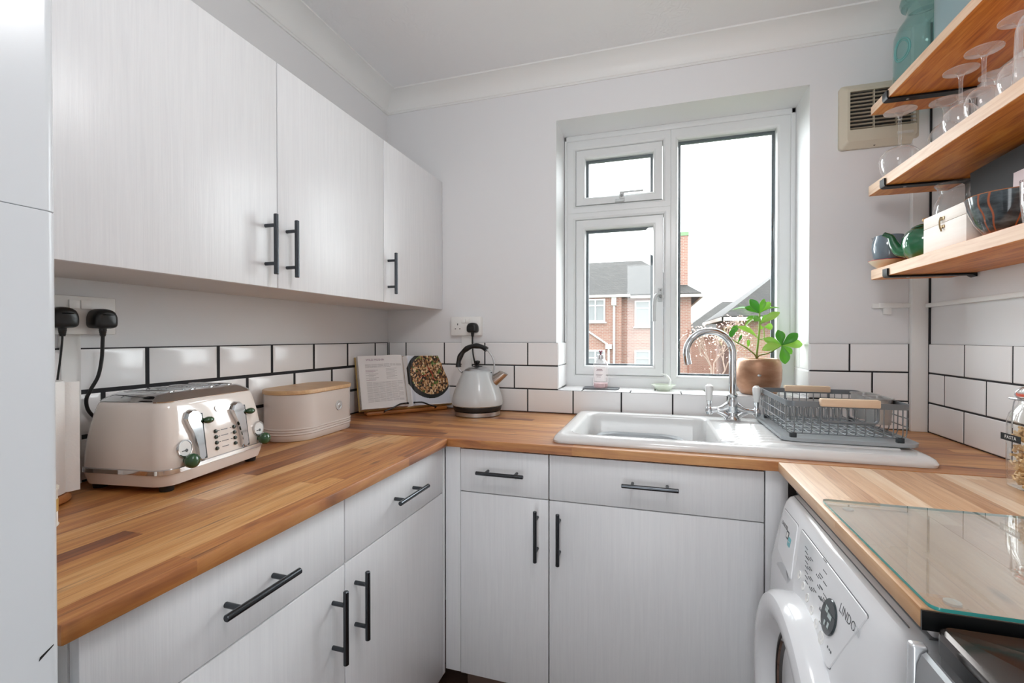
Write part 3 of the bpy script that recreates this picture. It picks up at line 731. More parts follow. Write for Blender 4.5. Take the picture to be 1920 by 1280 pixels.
m = local(K); m.tube(gp, .010, 12, radii=[.0115+.0013*math.cos(i*1.15) for i in range(len(gp))], flat=.95); m.build('handle_grip', M_black, K)
for sx, x in ((-1, -.064), (1, .058)):
    m = local(K); m.box((x-.007, -.009, .156), (x+.007, .009, .178), .003); m.build('handle_mount', M_black, K)

# ------------------------------------------------------------------ cookbook on its stand
SA = math.atan2(.76, .651)
S = thing('cookbook_stand', 'wooden cookbook stand in the corner behind the bread bin', 'book stand', (.2175, -.180, .9105), SA)
M_oak = plainwood('stand_wood', 0, [(.25, '#8a5122'), (.6, '#b3733a'), (.9, '#c98c50')], .4, False, (14, 1.5))
m = local(S); m.box((-.183, -.004, .0), (.183, .052, .017), .005, 3); m.build('ledge', M_oak, S)
tl = math.radians(19.5); UP = Vector((0, math.sin(tl), math.cos(tl))); NR = Vector((0, -math.cos(tl), math.sin(tl)))
Z_BK = .018
def bk(x, s, d=0, y0=.014): p = Vector((x, y0, Z_BK)) + UP*s + NR*d; return (p.x, p.y, p.z)
m = local(S); m.loft([[bk(x, s, d) for x, s in ((-.17, -.004), (.17, -.004), (.17, .200), (-.17, .200))] for d in (-.0132, -.0012)]); m.build('back_board', M_oak, S, 20)
for sx in (-1, 1):
    m = local(S); m.tube(smooth_path([bk(sx*.018, .013, .050), bk(sx*.04, .012, .0515), bk(sx*.055, .009, .0525), bk(sx*.085, -.004, .050), bk(sx*.115, -.012, .046)]), .0032, 8)
    m.cyl(bk(sx*.012, .0125, .048), bk(sx*.018, .013, .052), .0042, seg=10); m.tube([bk(sx*.115, -.012, .046), bk(sx*.115, -.014, .03)], .0032, 8)
    m.build('page_holder', M_black, S)
BK = thing('cookbook', 'open cookbook showing a recipe and a pan of mushroom pilaf', 'book', (.2175, -.180, .9105), SA)
M_page = simple('page_paper', '#e4e1df', .6)
tE = NT('page_edges'); wv = tE.n('ShaderNodeTexNoise', Vector=tE.pos((420, 420, 1)), Scale=1.0, Detail=2.0)
tE.bsdf(Base__Color=tE.ramp(wv.outputs[0], [(.35, '#8b8a86'), (.48, '#d5d2cb'), (.6, '#efece6')]), Roughness=.7); M_edge = tE.m
Z_BK = .0212
def pagecurve(x):   # lift of a page over the board at distance x from the spine
    a = abs(x)
    return .034 + .009*math.exp(-((a-.055)/.05)**2) - .030*math.exp(-(a/.010)**2)
H = .232
def pageblock(x0, x1, mt, name, thick0):
    n = 90; m = local(BK); rings = []
    xs = [x0+(x1-x0)*i/n for i in range(n+1)]
    for x in xs:
        lo = .004 if True else 0; top = max(pagecurve(x), lo+.002)
        if x > 0: top = top*(1-.38*min(1, x/.03))
        rings.append([bk(x, 0, lo), bk(x, H, lo), bk(x, H, top), bk(x, 0, top)])
    m.loft(rings); return m.build(name, mt, BK, 30)
pageblock(-.206, -.001, [M_page], 'page_block', .03); pageblock(.001, .203, [M_page], 'page_block', .02)
m = local(BK); m.loft([[bk(-.2065, 0, d), bk(-.2065, H, d), bk(-.2072, H, d), bk(-.2072, 0, d)] for d in (.005, .0335)]); m.build('fore_edge', M_edge, BK, 0)
M_cov = simple('cover_ochre', '#b3934c', .45)
m = local(BK); m.loft([[bk(x, s, d) for x, s in ((-.212, -.003), (.211, -.003), (.211, H+.003), (-.212, H+.003))] for d in (.0005, .0038)]); m.build('cover', M_cov, BK, 20)
tP = NT('pilaf_photo'); p = tP.pos()
v1 = tP.n('ShaderNodeTexVoronoi', Vector=tP.n('ShaderNodeMapping', Vector=tP.n('ShaderNodeTexCoord').outputs['Object'], Scale=(70, 70, 45), Rotation=(.4, .5, .3)).outputs[0], Scale=2.4)
sepc = tP.n('ShaderNodeSeparateColor', Color=v1.outputs['Color'])
nz = tP.noise(p, 38, 5, .65, 1.6)
food = tP.ramp(tP.math('ADD', tP.math('MULTIPLY', sepc.outputs[0], .45), tP.math('MULTIPLY', nz, .55)), [(.30, '#17100b'), (.42, '#4a2b17'), (.52, '#8f5d33'), (.62, '#c99a66'), (.72, '#e6cda6')])
grn = tP.ramp(tP.noise(p, 55, 2), [(.60, (0, 0, 0, 1)), (.66, (1, 1, 1, 1))])
food = tP.mix(tP.math('MULTIPLY', grn, .8), food, lin('#4c7a2c'))
tP.bsdf(Base__Color=food, Roughness=.35); M_food = tP.m
M_pan = simple('printed_pan', '#1d1f1e', .35); M_cloth = simple('printed_cloth', '#cfd2da', .5)
def onpage(x, s, lift): return bk(x, s, max(pagecurve(x), .006)*(1-.38*min(1, x/.03) if x > 0 else 1)+lift)
def decal(poly_fn, n, lift, name, mt, th=.0003):
    m = local(BK); poly_fn(m, lift); return m.build(name, mt, BK, 0)
def grid_decal(x0, x1, s0, s1, lift, name, mt, inside=lambda x, s: True, nx=40, ns=40):
    m = local(BK); V = {}
    for i in range(nx+1):
        for j in range(ns+1): V[i, j] = (x0+(x1-x0)*i/nx, s0+(s1-s0)*j/ns)
    G = {k: m._v(onpage(*v, lift)) for k, v in V.items()}
    for i in range(nx):
        for j in range(ns):
            cx, cs = V[i, j][0]+(x1-x0)/nx/2, V[i, j][1]+(s1-s0)/ns/2
            if inside(cx, cs): m._f([G[i, j], G[i+1, j], G[i+1, j+1], G[i, j+1]])
    lone = [v for v in m.bm.verts if not v.link_faces]
    bmesh.ops.delete(m.bm, geom=lone, context='VERTS')
    return m.build(name, mt, BK, 30, recalc=False)
E1 = lambda x, s, a, b, c, d: ((x-a)/c)**2+((s-b)/d)**2 < 1
photo = grid_decal(.012, .200, .004, .230, .0004, 'photo_page', M_cloth)
grid_decal(.008, .200, .010, .230, .0008, 'printed_pan', M_pan, lambda x, s: E1(x, s, .110, .138, .108, .110), 120, 120)
grid_decal(.010, .200, .020, .230, .0012, 'printed_food', M_food, lambda x, s: E1(x, s, .118, .142, .098, .096), 120, 120)
m = local(BK)
m.tube([onpage(.106, .178, .003), onpage(.122, .150, .003), onpage(.130, .116, .003)], .0052, 8, flat=.4); m.tube([onpage(.106, .140, .002), onpage(.075, .132, .002), onpage(.058, .122, .002)], .0036, 8, flat=.4)
m.build('printed_chilli', simple('chilli_red', '#b23a25', .4), BK)
m = local(BK)
def textline(x0, x1, s, h=.0011):
    n = 6
    for i in range(n):
        a, b = x0+(x1-x0)*i/n, x0+(x1-x0)*(i+.93)/n
        m.quad(onpage(a, s, .0005), onpage(b, s, .0005), onpage(b, s+h, .0005), onpage(a, s+h, .0005))
for k in range(4): textline(-.178, -.020 if k < 3 else -.07, .192-.0042*k)
for k in range(9): textline(-.178+.012*(k % 2), -.125-.01*(k % 3), .166-.0056*k)
for k in range(9): textline(-.092, -.045-.01*(k % 2), .170-.0056*k)
for k in range(18): textline(-.178, -.022-.02*(k % 5 == 4), .112-.0049*k)
m.build('printed_text', simple('print_ink', '#8f8688', .7), BK, 0, recalc=False)
m = local(BK)
for k in (0, 1, 8): 
    textline(-.178, -.138, .166-.0056*k, .0016)
m.build('printed_heading', simple('print_plum', '#b494a6', .7), BK, 0, recalc=False)
ttl = onpage(-.104, .212, .0012)
lettering('lettering', 'WILD MUSHROOM PILAF', .0125, W[BK.name] @ frame_M(ttl, (1, 0, 0), UP), simple('print_title', '#9d7f92', .7), BK, .0001)

# ------------------------------------------------------------------ kitchen roll and little tin at the left edge
KR = thing('kitchen_roll', 'white kitchen roll standing on a round wooden holder beside the toaster', 'kitchen roll', (.078, -1.413, .9105))
m = local(KR); m.lathe([(0, 0), (.064, 0), (.068, .004), (.068, .012), (.064, .017), (0, .017)], seg=40); m.build('holder_base', plainwood('holder_wood', 0, [(.3, '#a8693a'), (.8, '#c88c58')], .4, False), KR)
m = local(KR); m.lathe([(0, .017), (.009, .017), (.009, .262), (0, .265)], seg=16); m.build('holder_pole', M_oak, KR)
tR = NT('tissue'); hh = tR.n('ShaderNodeTexVoronoi', Vector=tR.pos(), Scale=260.0)
tR.bsdf(Base__Color=lin('#ebe9e6'), Roughness=.9, Normal=tR.bump(hh.outputs[0], .35, .001)); M_tissue = tR.m
m = local(KR); m.lathe([(.020, .0175), (.057, .0175), (.058, .020), (.058, .240), (.057, .243), (.020, .243), (.020, .0175)], seg=44); m.build('paper_roll', M_tissue, KR)
m = local(KR); pts = [(.0605*math.cos(a), .0605*math.sin(a)) for a in [math.radians(k) for k in range(18, 50, 4)]] + [(.046, .047), (.047, .056), (.049, .064)]
m.loft([[(x, y, .019), (x, y, .241), (x*1.012, y*1.012, .241), (x*1.012, y*1.012, .019)] for x, y in pts]); m.build('loose_sheet', M_tissue, KR, 60)
TN = thing('spice_tin', 'small white tin with gold lid at the fridge edge', 'tin', (.232, -1.478, .9105))
m = local(TN); m.lathe([(0, 0), (.033, 0), (.034, .002), (.0325, .004), (.0325, .062), (.034, .064), (.034, .068), (.0, .068)], seg=32); m.build('body', simple('tin_white', '#ebe8df', .3), TN)
m = local(TN); m.lathe([(.030, .068), (.030, .081), (.028, .084), (0, .084)], seg=32); m.build('lid', simple('tin_gold', '#c99b55', .35, .3), TN)
m = local(TN); m.lathe([(.0329, .026), (.0330, .028), (.0330, .046), (.0329, .048)], seg=32); m.build('label_band', simple('tin_label', '#c9a35e', .5), TN)

# ------------------------------------------------------------------ sockets and plugs
def socket(label, M, plugged):
    t = bpy.data.objects.new('wall_socket', None); COL.objects.link(t); t.matrix_world = M; W[t.name] = M.copy()
    tag(t, label, 'socket')
    m = local(t); m.box((-.073, -.043, 0), (.073, .043, .026), .003); m.box((-.0725, -.0425, .026), (.0725, .0425, .0285), .0022); m.build('face_plate', M_white, t)
    for sx in (-1, 1):
        m = local(t); m.box((sx*.011-.0105, .014, .0285), (sx*.011+.0105, .034, .0325), .0018); m.build('switch', M_white, t)
    m = local(t)
    for sx in (-1, 1):
        if sx in plugged: continue
        for a, b, c, d in ((-.002, .004, .002, .013), (-.014, -.014, -.008, -.010), (.008, -.014, .014, -.010)): m.box((sx*.040+a, b, .0284), (sx*.040+c, d, .0288))
    if len(plugged) < 2: m.build('pin_holes', M_black, t, 0)
    return t
def plug(label, M, cord_pts, name='plug', r=.0038):
    """UK plug; M on the socket face, y up; cord_pts in the plug's own frame"""
    t = bpy.data.objects.new(name, None); COL.objects.link(t); t.matrix_world = M; W[t.name] = M.copy(); tag(t, label, 'plug')
    m = local(t)
    prof = lambda k, z: [(x*k, y*k+.001*(1-k), z) for x, y in rnd([(-.0255, -.021), (.0255, -.021), (.0255, .010), (.014, .024), (-.014, .024), (-.0255, .010)], .011, 4)]
    m.loft([prof(.96, .0), prof(1, .002), prof(1, .016), prof(.93, .026), prof(.8, .031), prof(.55, .0325)]); m.build('plug_body', M_black, t, 45)
    m = local(t); m.lathe([(0, 0), (.0075, 0), (.0068, .004), (.0075, .0045), (.0062, .008), (.0068, .0085), (.0056, .012), (.0062, .0125), (.0048, .018), (.0, .018)], (0, -.021, .014), 14, Matrix.Rotation(PI/2, 4, 'X')); m.build('strain_relief', M_black, t)
    m = local(t); m.tube(smooth_path([(0, -.036, .014)] + cord_pts), r, 10); m.build('cord', M_black, t)
    return t
ML = frame_M((.0, -1.290, 1.291), (0, 1, 0), (0, 0, 1))
socket('white double wall socket by the fridge with two black plugs in it', ML, (-1, 1))
plug('black plug of the toaster with its thick cord hanging down', frame_M((.0292, -1.254, 1.283), (0, 1, 0), (0, 0, 1)), [(0, -.05, .013), (.001, -.09, .008), (-.004, -.13, .004), (-.015, -.160, -.002), (-.022, -.185, -.006), (-.012, -.215, -.01), (.02, -.245, -.012), (.06, -.26, -.012)])
plug('black plug half hidden behind the tall fridge, with a thin cord', frame_M((.0292, -1.330, 1.283), (0, 1, 0), (0, 0, 1)), [(0, -.05, .013), (0, -.09, .006), (0, -.15, -.006), (.002, -.2, -.01)], r=.002)
socket('white double wall socket behind the kettle with one plug in it', frame_M((.424, -.0, 1.293), (1, 0, 0), (0, 0, 1)), (1,))
plug('black plug of the kettle, its cord running down behind the kettle', frame_M((.4635, -.0292, 1.284), (1, 0, 0), (0, 0, 1)), [(0, -.05, .014), (.001, -.08, .015), (.004, -.12, .016), (.012, -.18, .002), (.018, -.24, -.012), (.03, -.33, -.017), (.04, -.362, -.017)], r=.0035)
# ------------------------------------------------------------------ sink, tap, washing-up bowl
SK = thing('sink', 'white ceramic inset sink with bowl and ribbed drainer under the window', 'sink', (1.44, -.30, .9105))
def sk(x0, x1, y0, y1, r, z, n=6): return rrect((x1-x0)/2, (y1-y0)/2, r, z, ((x0+x1)/2, (y0+y1)/2), n)
zt = .935
m = MB()
m.loft([sk(.945, 1.945, -.566, -.030, .03, .9106), sk(.943, 1.947, -.568, -.028, .032, .918), sk(.948, 1.942, -.563, -.033, .032, .928), sk(.958, 1.932, -.553, -.043, .03, .9345), sk(.968, 1.922, -.543, -.053, .026, zt),
        sk(.988, 1.447, -.523, -.080, .05, zt), sk(.993, 1.442, -.518, -.085, .05, zt-.002), sk(.998, 1.437, -.513, -.090, .048, zt-.010), sk(1.004, 1.431, -.507, -.096, .045, .80), sk(1.012, 1.423, -.499, -.104, .04, .768), sk(1.04, 1.395, -.47, -.13, .03, .758)], cap0=False)
m.build('basin', M_ceram, SK, 45)
m = MB()
for k in range(8):
    y = -.210-.038*k
    m.loft([[(1.47, y-.010, zt), (1.47, y+.010, zt), (1.47, y, zt+.0002)], [(1.50, y-.010, zt-.001), (1.50, y+.010, zt-.001), (1.50, y, zt+.0055)], [(1.60, y-.010, zt-.001), (1.60, y+.010, zt-.001), (1.60, y, zt+.0052)], [(1.89, y-.010, zt-.001), (1.89, y+.010, zt-.001), (1.89, y, zt+.0045)]])
m.build('drainer_ribs', M_ceram, SK, 60)
m = MB(); m.lathe([(0, .0005), (.03, .0005), (.034, .003), (.038, .0015), (.038, 0)], (1.22, -.30, .7585), 28); m.build('plug_hole', M_chrome, SK)
WB = thing('washing_up_bowl', 'grey washing-up bowl sitting in the sink basin', 'bowl', (1.20, -.285, .7605))
m = MB(); bw = lambda a, z, k=0: rrect(.150-a, .155-a, .07, z, (1.195, -.275), 8)
m.loft([bw(.03, .7607), bw(.028, .763), bw(.006, .858), bw(-.006, .862), bw(-.007, .867), bw(-.001, .869), bw(.008, .863), bw(.032, .768), bw(.04, .766)]); m.build('bowl', simple('grey_bowl', '#a9adb0', .35), WB, 40)

TP = thing('mixer_tap', 'chrome swan neck mixer tap with two white lever handles', 'tap', (1.526, -.118, .9352))
m = local(TP); m.lathe([(0, 0), (.027, 0), (.028, .004), (.024, .008), (.020, .020), (.019, .035), (.022, .050), (.0215, .062), (.016, .075), (.015, .085), (.0175, .088), (.0175, .096), (.0135, .1)], seg=28)
for s in (-1, 1):
    P = smooth_path([(s*.012, 0, .052), (s*.035, 0, .040), (s*.060, 0, .036), (s*.074, 0, .034)], 4); m.tube(P, .011, 14, radii=[.017-.007*min(1, i/6) for i in range(len(P))])
    P = smooth_path([(s*.012, 0, .012), (s*.03, 0, .024), (s*.05, 0, .031)], 4); m.tube(P, .008, 12, radii=[.013-.005*i/(len(P)-1) for i in range(len(P))])
m.build('body', M_chrome, TP)
dx, dy = -.985, -.17; R_ = .082; sp = [(0, 0, .09), (0, 0, .16), (0, 0, .240)]
c0 = Vector((dx*R_, dy*R_, .247)); sp += arc(c0, R_, 0, PI*1.07, 22, (-dx, -dy, 0), (0, 0, 1)); e = sp[-1]; sp += [Vector(e)+Vector((dx*-.005, dy*-.005, -.024))]
m = local(TP); m.tube(sp, .0128, 18); m.build('spout', M_chrome, TP)
for s in (-1, 1):
    m = local(TP); m.lathe([(0, -.015), (.011, -.015), (.0135, -.008), (.0135, .006), (.009, .012), (.0075, .020), (.0095, .034), (.0095, .036)], (s*.080, 0, .034), 20); m.cyl((s*.064, 0, .034), (s*.085, 0, .034), .0105); v = m.build('valve', M_chrome, TP)
    m = local(TP); m.lathe([(.0085, .036), (.0095, .038), (.0135, .070), (.0145, .082), (.0125, .091), (.0075, .0935), (.0075, .096), (0, .097)], (s*.080, 0, .034), 20); m.build('lever_handle', M_ceram, v)

# ------------------------------------------------------------------ dish rack
M_rack = simple('rack_grey', '#75797d', .42, .35); M_rackw = simple('rack_wire', '#83878a', .4, .4)
DR = thing('dish_rack', 'grey wire dish rack with wooden handles standing on the drainer', 'dish rack', (1.77, -.27, .9405))
X0, X1, Y0_, Y1_, ZB, ZR = 1.623, 1.926, -.458, -.078, .956, 1.056
def rr(x0, x1, y0, y1, r, z, n=5): return rrect((x1-x0)/2, (y1-y0)/2, r, z, ((x0+x1)/2, (y0+y1)/2), n)
m = MB(); e = .012
m.loft([rr(X0-e, X1+e, Y0_-e-.008, Y1_+e, .03, .9410), rr(X0-e-.004, X1+e+.004, Y0_-e-.012, Y1_+e+.004, .034, .9435), rr(X0-e-.005, X1+e+.005, Y0_-e-.013, Y1_+e+.005, .035, .953), rr(X0-e-.002, X1+e+.002, Y0_-e-.010, Y1_+e+.002, .032, .953), rr(X0-e+.006, X1+e-.006, Y0_-e-.002, Y1_+e-.006, .028, .946), rr(X0-e+.02, X1+e-.02, Y0_-e+.012, Y1_+e-.02, .02, .9455)])
m.build('drip_tray', simple('tray_grey', '#9da2a6', .35), DR, 40)
def rim(z0, z1, t):
    m.loft([rr(X0, X1, Y0_, Y1_, .022, z0), rr(X0, X1, Y0_, Y1_, .022, z1), rr(X0+t, X1-t, Y0_+t, Y1_-t, .020, z1), rr(X0+t, X1-t, Y0_+t, Y1_-t, .020, z0), rr(X0, X1, Y0_, Y1_, .022, z0)], False, False)
m = MB(); rim(ZR-.016, ZR, .003); m.build('top_rim', M_rack, DR, 40)
m = MB(); wr = .0016; zf = ZB+.006
nx, ny = 13, 14
for i in range(nx):
    x = X0+.02+(X1-X0-.04)*i/(nx-1)
    m.tube([(x, Y0_+.002, ZR-.014), (x, Y0_+.003, zf+.010), (x, Y0_+.006, zf+.003), (x, Y0_+.014, zf), (x, Y1_-.014, zf), (x, Y1_-.006, zf+.003), (x, Y1_-.003, zf+.010), (x, Y1_-.002, ZR-.014)], wr, 6)
for j in range(ny):
    y = Y0_+.022+(Y1_-Y0_-.044)*j/(ny-1)
    if j % 2 == 0: m.tube([(X0+.002, y, ZR-.014), (X0+.003, y, zf+.010), (X0+.006, y, zf), (X0+.014, y, zf-.0032), (X1-.014, y, zf-.0032), (X1-.006, y, zf), (X1-.003, y, zf+.010), (X1-.002, y, ZR-.014)], wr, 6)
    else: m.tube([(X0+.002, y, ZR-.014), (X0+.002, y, zf+.03)], wr, 6); m.tube([(X1-.002, y, ZR-.014), (X1-.002, y, zf+.03)], wr, 6)
for z in (ZR-.042, ZR-.066): m.tube([(X0+.0005, Y0_+.02, z), (X0+.0005, Y1_-.02, z)], wr, 6); m.tube([(X1-.0005, Y0_+.02, z), (X1-.0005, Y1_-.02, z)], wr, 6)
m.build('wire_basket', M_rackw, DR, 60)
for yy in (-.235, -.130):
    m = MB()
    for i in range(11):
        x = X0+.032+.0205*i
        m.tube([(x-.0085, yy, zf)] + arc((x, yy, zf+.042), .0085, PI, 0, 8) + [(x+.0085, yy, zf)], .0013, 6)
    m.build('plate_prongs', M_rackw, DR, 60)
M_beech = plainwood('beech', 0, [(.3, '#d6b594'), (.7, '#e6cdb2')], .5, False, (30, 2))
for y, s in ((Y0_-.004, -1), (Y1_+.004, 1)):
    xa, xb = 1.708, 1.846
    m = MB(); m.tube([(xa, y, ZR-.006), (xa, y, ZR-.040)] + arc((xa+.012, y, ZR-.044), .012, PI, 1.5*PI, 5) + arc((xb-.012, y, ZR-.044), .012, 1.5*PI, 2*PI, 5) + [(xb, y, ZR-.040), (xb, y, ZR-.006)], .0036, 8); m.build('handle_bracket', M_rack, DR, 60)
    m = MB(); m.box((xa-.003, y-.012, ZR-.012), (xb+.003, y+.011, ZR+.010), .0035, 2); m.build('wooden_handle', M_beech, DR)
m = MB()
def cup(x0, x1, y0, y1):
    t = .002
    m.loft([rr(x0+.004, x1-.004, y0+.004, y1-.004, .018, ZB+.028), rr(x0, x1, y0, y1, .02, ZR+.002), rr(x0-.003, x1+.003, y0-.003, y1+.003, .022, ZR+.003), rr(x0-.003, x1+.003, y0-.003, y1+.003, .022, ZR+.006), rr(x0+t, x1-t, y0+t, y1-t, .018, ZR+.005), rr(x0+.007, x1-.007, y0+.007, y1-.007, .015, ZB+.031)])
cup(1.866, 1.921, -.285, -.195); cup(1.866, 1.921, -.380, -.291); m.build('cutlery_cup', simple('cup_steel', '#b3b0ae', .3, .75), DR, 40)
for x in (X0+.02, X1-.02):
    for y in (Y0_+.018, Y1_-.018):
        m = MB(); m.box((x-.009, y-.006, .9465), (x+.009, y+.006, zf-.001), .002); m.build('foot', simple('rack_foot', '#34373a', .5) if 'rack_foot' not in bpy.data.materials else bpy.data.materials['rack_foot'], DR)

# ------------------------------------------------------------------ on the sill
ZS = 1.0127
PT = thing('potted_plant', 'green leafy plant in a copper pot at the right of the sill', 'plant', (1.652, .098, ZS))
tC = NT('copper_pot'); pz = tC.pos(); cn = tC.noise(tC.n('ShaderNodeMapping', Vector=tC.n('ShaderNodeTexCoord').outputs['Object'], Scale=(7, 7, 16)).outputs[0], 1.0, 4, .6)
tC.bsdf(Base__Color=tC.ramp(cn, [(.3, '#8c644b'), (.5, '#a57c62'), (.7, '#b8967d')]), Metallic=.6, Roughness=.42); M_copper = tC.m
m = local(PT); m.lathe([(0, 0), (.060, 0), (.066, .004), (.078, .030), (.084, .062), (.085, .100), (.081, .128), (.074, .140), (.068, .143), (.065, .141), (.065, .128), (0, .126)], seg=44); pot = m.build('pot', M_copper, PT)
m = local(PT); m.lathe([(0, .1275), (.0645, .129), (.064, .130), (0, .1325)], seg=24); m.build('soil', simple('soil', '#3a2b22', .95), PT)
m = local(PT); m.sphere((-.012, -.0842, .080), .007, (1, .5, .7), 16, 8); m.build('drainage_knob', M_steel, pot)
tS = NT('plant_stem'); sz = tS.n('ShaderNodeSeparateXYZ', Vector=tS.n('ShaderNodeTexCoord').outputs['Object']).outputs[2]
tS.bsdf(Base__Color=tS.ramp(tS.math('MULTIPLY', tS.math('SUBTRACT', sz, .12), 9.0), [(0, '#8a5a3a'), (.5, '#7f8f3c'), (1, '#86a83f')]), Roughness=.5); M_stem = tS.m
K_ = .00033
def pp(cx, cy, d=0.0): return Vector(((cx-535)*.000305, d, .142+(830-cy)*.000337))
m = local(PT)
def stem(pts, r0, r1):
    P = smooth_path(pts, 6); m.tube(P, r0, 8, radii=[r0+(r1-r0)*i/(len(P)-1) for i in range(len(P))])
stem([pp(508, 880), pp(512, 800), pp(530, 640), pp(546, 440, -.004), pp(545, 275, 0)], .0052, .0034)
stem([pp(508, 860), pp(495, 790, -.006), pp(380, 700, -.02), pp(280, 645, -.028), pp(165, 585, -.03)], .0030, .0022)
stem([pp(512, 850), pp(540, 790, -.01), pp(620, 765, -.03), pp(700, 715, -.045), pp(772, 665, -.05)], .0030, .0022)
stem([pp(540, 600, .0), pp(600, 590, .012), pp(613, 560, .016), pp(608, 440, .018)], .0022, .0018)
m.build('stems', M_stem, PT)
tL = NT('leaf'); vn = tL.noise(tL.pos((40, 40, 40)), 1, 2)
inf = tL.n('ShaderNodeNewGeometry'); isl = tL.math('MULTIPLY', inf.outputs['Random Per Island'], 1.0)
lc = tL.ramp(isl, [(0, '#4f9a3c'), (.4, '#72b648'), (.75, '#9fd05a'), (1, '#c6e27a')])
b = tL.bsdf(Base__Color=lc, Roughness=.28)
tr_ = tL.n('ShaderNodeBsdfTranslucent', Color=lc); ms = tL.n('ShaderNodeMixShader', Fac=.4, i1=b.outputs[0], i2=tr_.outputs[0]); tL.t.links.new(ms.outputs[0], tL.out.inputs[0]); M_leaf = tL.m
m = local(PT)
def leaf(b, tip, wid, up=(0, -1, 0), curl=.12):
    """obovate leaf: narrow at the base, widest near two thirds, rounded tip"""
    b, tip = Vector(b), Vector(tip); d = tip-b; L = d.length; d.normalize()
    n = Vector(up); n = (n-d*n.dot(d)).normalized(); s = d.cross(n); N = 9; rings = []
    prof = [.10, .22, .42, .64, .84, .97, 1.0, .90, .62, .12]
    for i in range(N+1):
        t_ = i/N; w = wid*prof[i]*.44; c = b + d*L*t_ + n*(math.sin(PI*t_)*L*curl - t_*t_*L*curl*.4)
        rings.append([c-s*w+n*w*.28, c-s*w*.5+n*w*.05, c, c+s*w*.5+n*w*.05, c+s*w+n*w*.28])
    th = .0005
    top = [[p+n*th for p in r] for r in rings]; bot = [[p-n*th for p in r] for r in rings]
    m.loft([t_+list(reversed(b_)) for t_, b_ in zip(top, bot)])
T0 = pp(545, 275)
for tip, w, dd, up in (((425, 118), 112, -.012, (0, -1, .2)), ((598, 115), 82, -.004, (0, -1, .1)), ((700, 145), 80, .03, (0, -1, .2)), ((795, 212), 46, .02, (.2, -.5, 1)), ((378, 205), 86, .01, (0, -1, .3)), ((236, 218), 96, .03, (0, -.3, 1)), ((468, 378), 108, -.03, (0, -1, .35)), ((360, 432), 60, -.02, (-.2, -.5, 1)), ((395, 350), 60, .02, (0, -1, .5))):
    leaf(T0+Vector((0, 0, -.004)) if tip[1] < 300 else pp(542, 330), pp(*tip, dd), w*K_, up)
T1 = pp(556, 415)
for tip, w, dd, up in (((768, 278), 104, -.02, (.1, -1, .5)), ((720, 445), 96, .02, (0, -1, .1)), ((650, 300), 60, .02, (0, -1, .4)), ((570, 480), 60, .018, (0, -1, 0))): leaf(T1 if tip[1] != 445 else pp(612, 450, .018), pp(*tip, dd), w*K_, up)
leaf(pp(526, 585), pp(270, 440, -.02), 92*K_, (.2, -.8, .6)); leaf(pp(405, 700, -.01), pp(408, 598, -.012), 46*K_, (0, -1, 0))
T2 = pp(165, 588, -.03)
for tip, w, dd, up in (((28, 492), 66, -.03, (0, -.8, .6)), ((218, 472), 78, -.045, (0, -1, .1)), ((280, 425), 84, -.01, (0, -.8, .5)), ((185, 690), 40, -.01, (0, -1, 0))): leaf(T2, pp(*tip, dd), w*K_, up)
leaf(pp(270, 645, -.028), pp(318, 540, -.03), 34*K_, (0, -1, 0))
T3 = pp(772, 668, -.05)
for tip, w, dd, up in (((722, 490), 112, -.06, (0, -1, .1)), ((948, 528), 118, -.055, (0, -1, .2)), ((1012, 650), 122, -.045, (0, -1, .3)), ((888, 765), 86, -.05, (0, -1, .2)), ((802, 878), 128, -.065, (0, -1, .25)), ((538, 715), 118, -.07, (0, -.9, .5)), ((568, 590), 100, -.045, (0, -1, .2)), ((790, 500), 70, -.03, (0, -1, .1))): leaf(T3, pp(*tip, dd), w*K_, up)
m.build('leaves', M_leaf, PT, 60, recalc=True)

SB = thing('soap_bottle', 'clear pump bottle of pale pink soap on the sill', 'soap bottle', (1.019, .112, ZS+.0045))
M_soapb = thin_glass('soap_bottle_clear', (.985, .97, .972, 1), .35, body=.12, bodycol=(.95, .9, .9, 1))
m = local(SB); m.lathe([(0, 0), (.030, 0), (.0335, .004), (.034, .012), (.034, .098), (.031, .110), (.022, .121), (.014, .126), (.0125, .128), (.0125, .137)], seg=32); m.build('bottle', M_soapb, SB)
m = local(SB); m.lathe([(0, .002), (.029, .002), (.031, .006), (.031, .020), (0, .020)], seg=28); m.build('liquid_soap', thin_glass('pink_soap', (.98, .87, .88, 1), .0, body=.35, bodycol=lin('#f2d6d8')), SB)
m = local(SB); m.lathe([(.0135, .128), (.015, .129), (.015, .146), (.0135, .147), (0, .147)], seg=24); m.build('collar', simple('collar_silver', '#cfcfd1', .25, .8), SB)
m = local(SB); m.lathe([(.0045, .147), (.0045, .156), (.0085, .158), (.0085, .166), (0, .167)], seg=18); m.box((-.004, -.028, .159), (.004, -.004, .1655), .002); m.build('pump_head', simple('pump_plum', '#8d5561', .35), SB)
m = local(SB); ang_ = [math.radians(-90+a) for a in range(-52, 53, 8)]
def lab(z0, z1, a0, a1, r=.0343): return [[(r*math.cos(math.radians(-90+a)), r*math.sin(math.radians(-90+a)), z) for z in (z0, z1)] for a in range(a0, a1+1, 4)]
m.loft(lab(.030, .092, -48, 48), False, False, closed=False); m.build('label', simple('soap_label', '#f3ecec', .5), SB, 60, recalc=False)
m = local(SB)
for z0, a0, a1, h in ((.081, -22, 20, .003), (.076, -26, 24, .003), (.060, -30, 22, .0016), (.056, -30, 14, .0016), (.048, -24, 8, .0016)): m.loft(lab(z0, z0+h, a0, a1, .0346), False, False, closed=False)
m.build('label_print', simple('label_ink', '#a69094', .6), SB, 0, recalc=False)
STY = thing('soap_tray', 'thin dark slate tray under the soap bottle', 'tray', (1.022, .108, ZS))
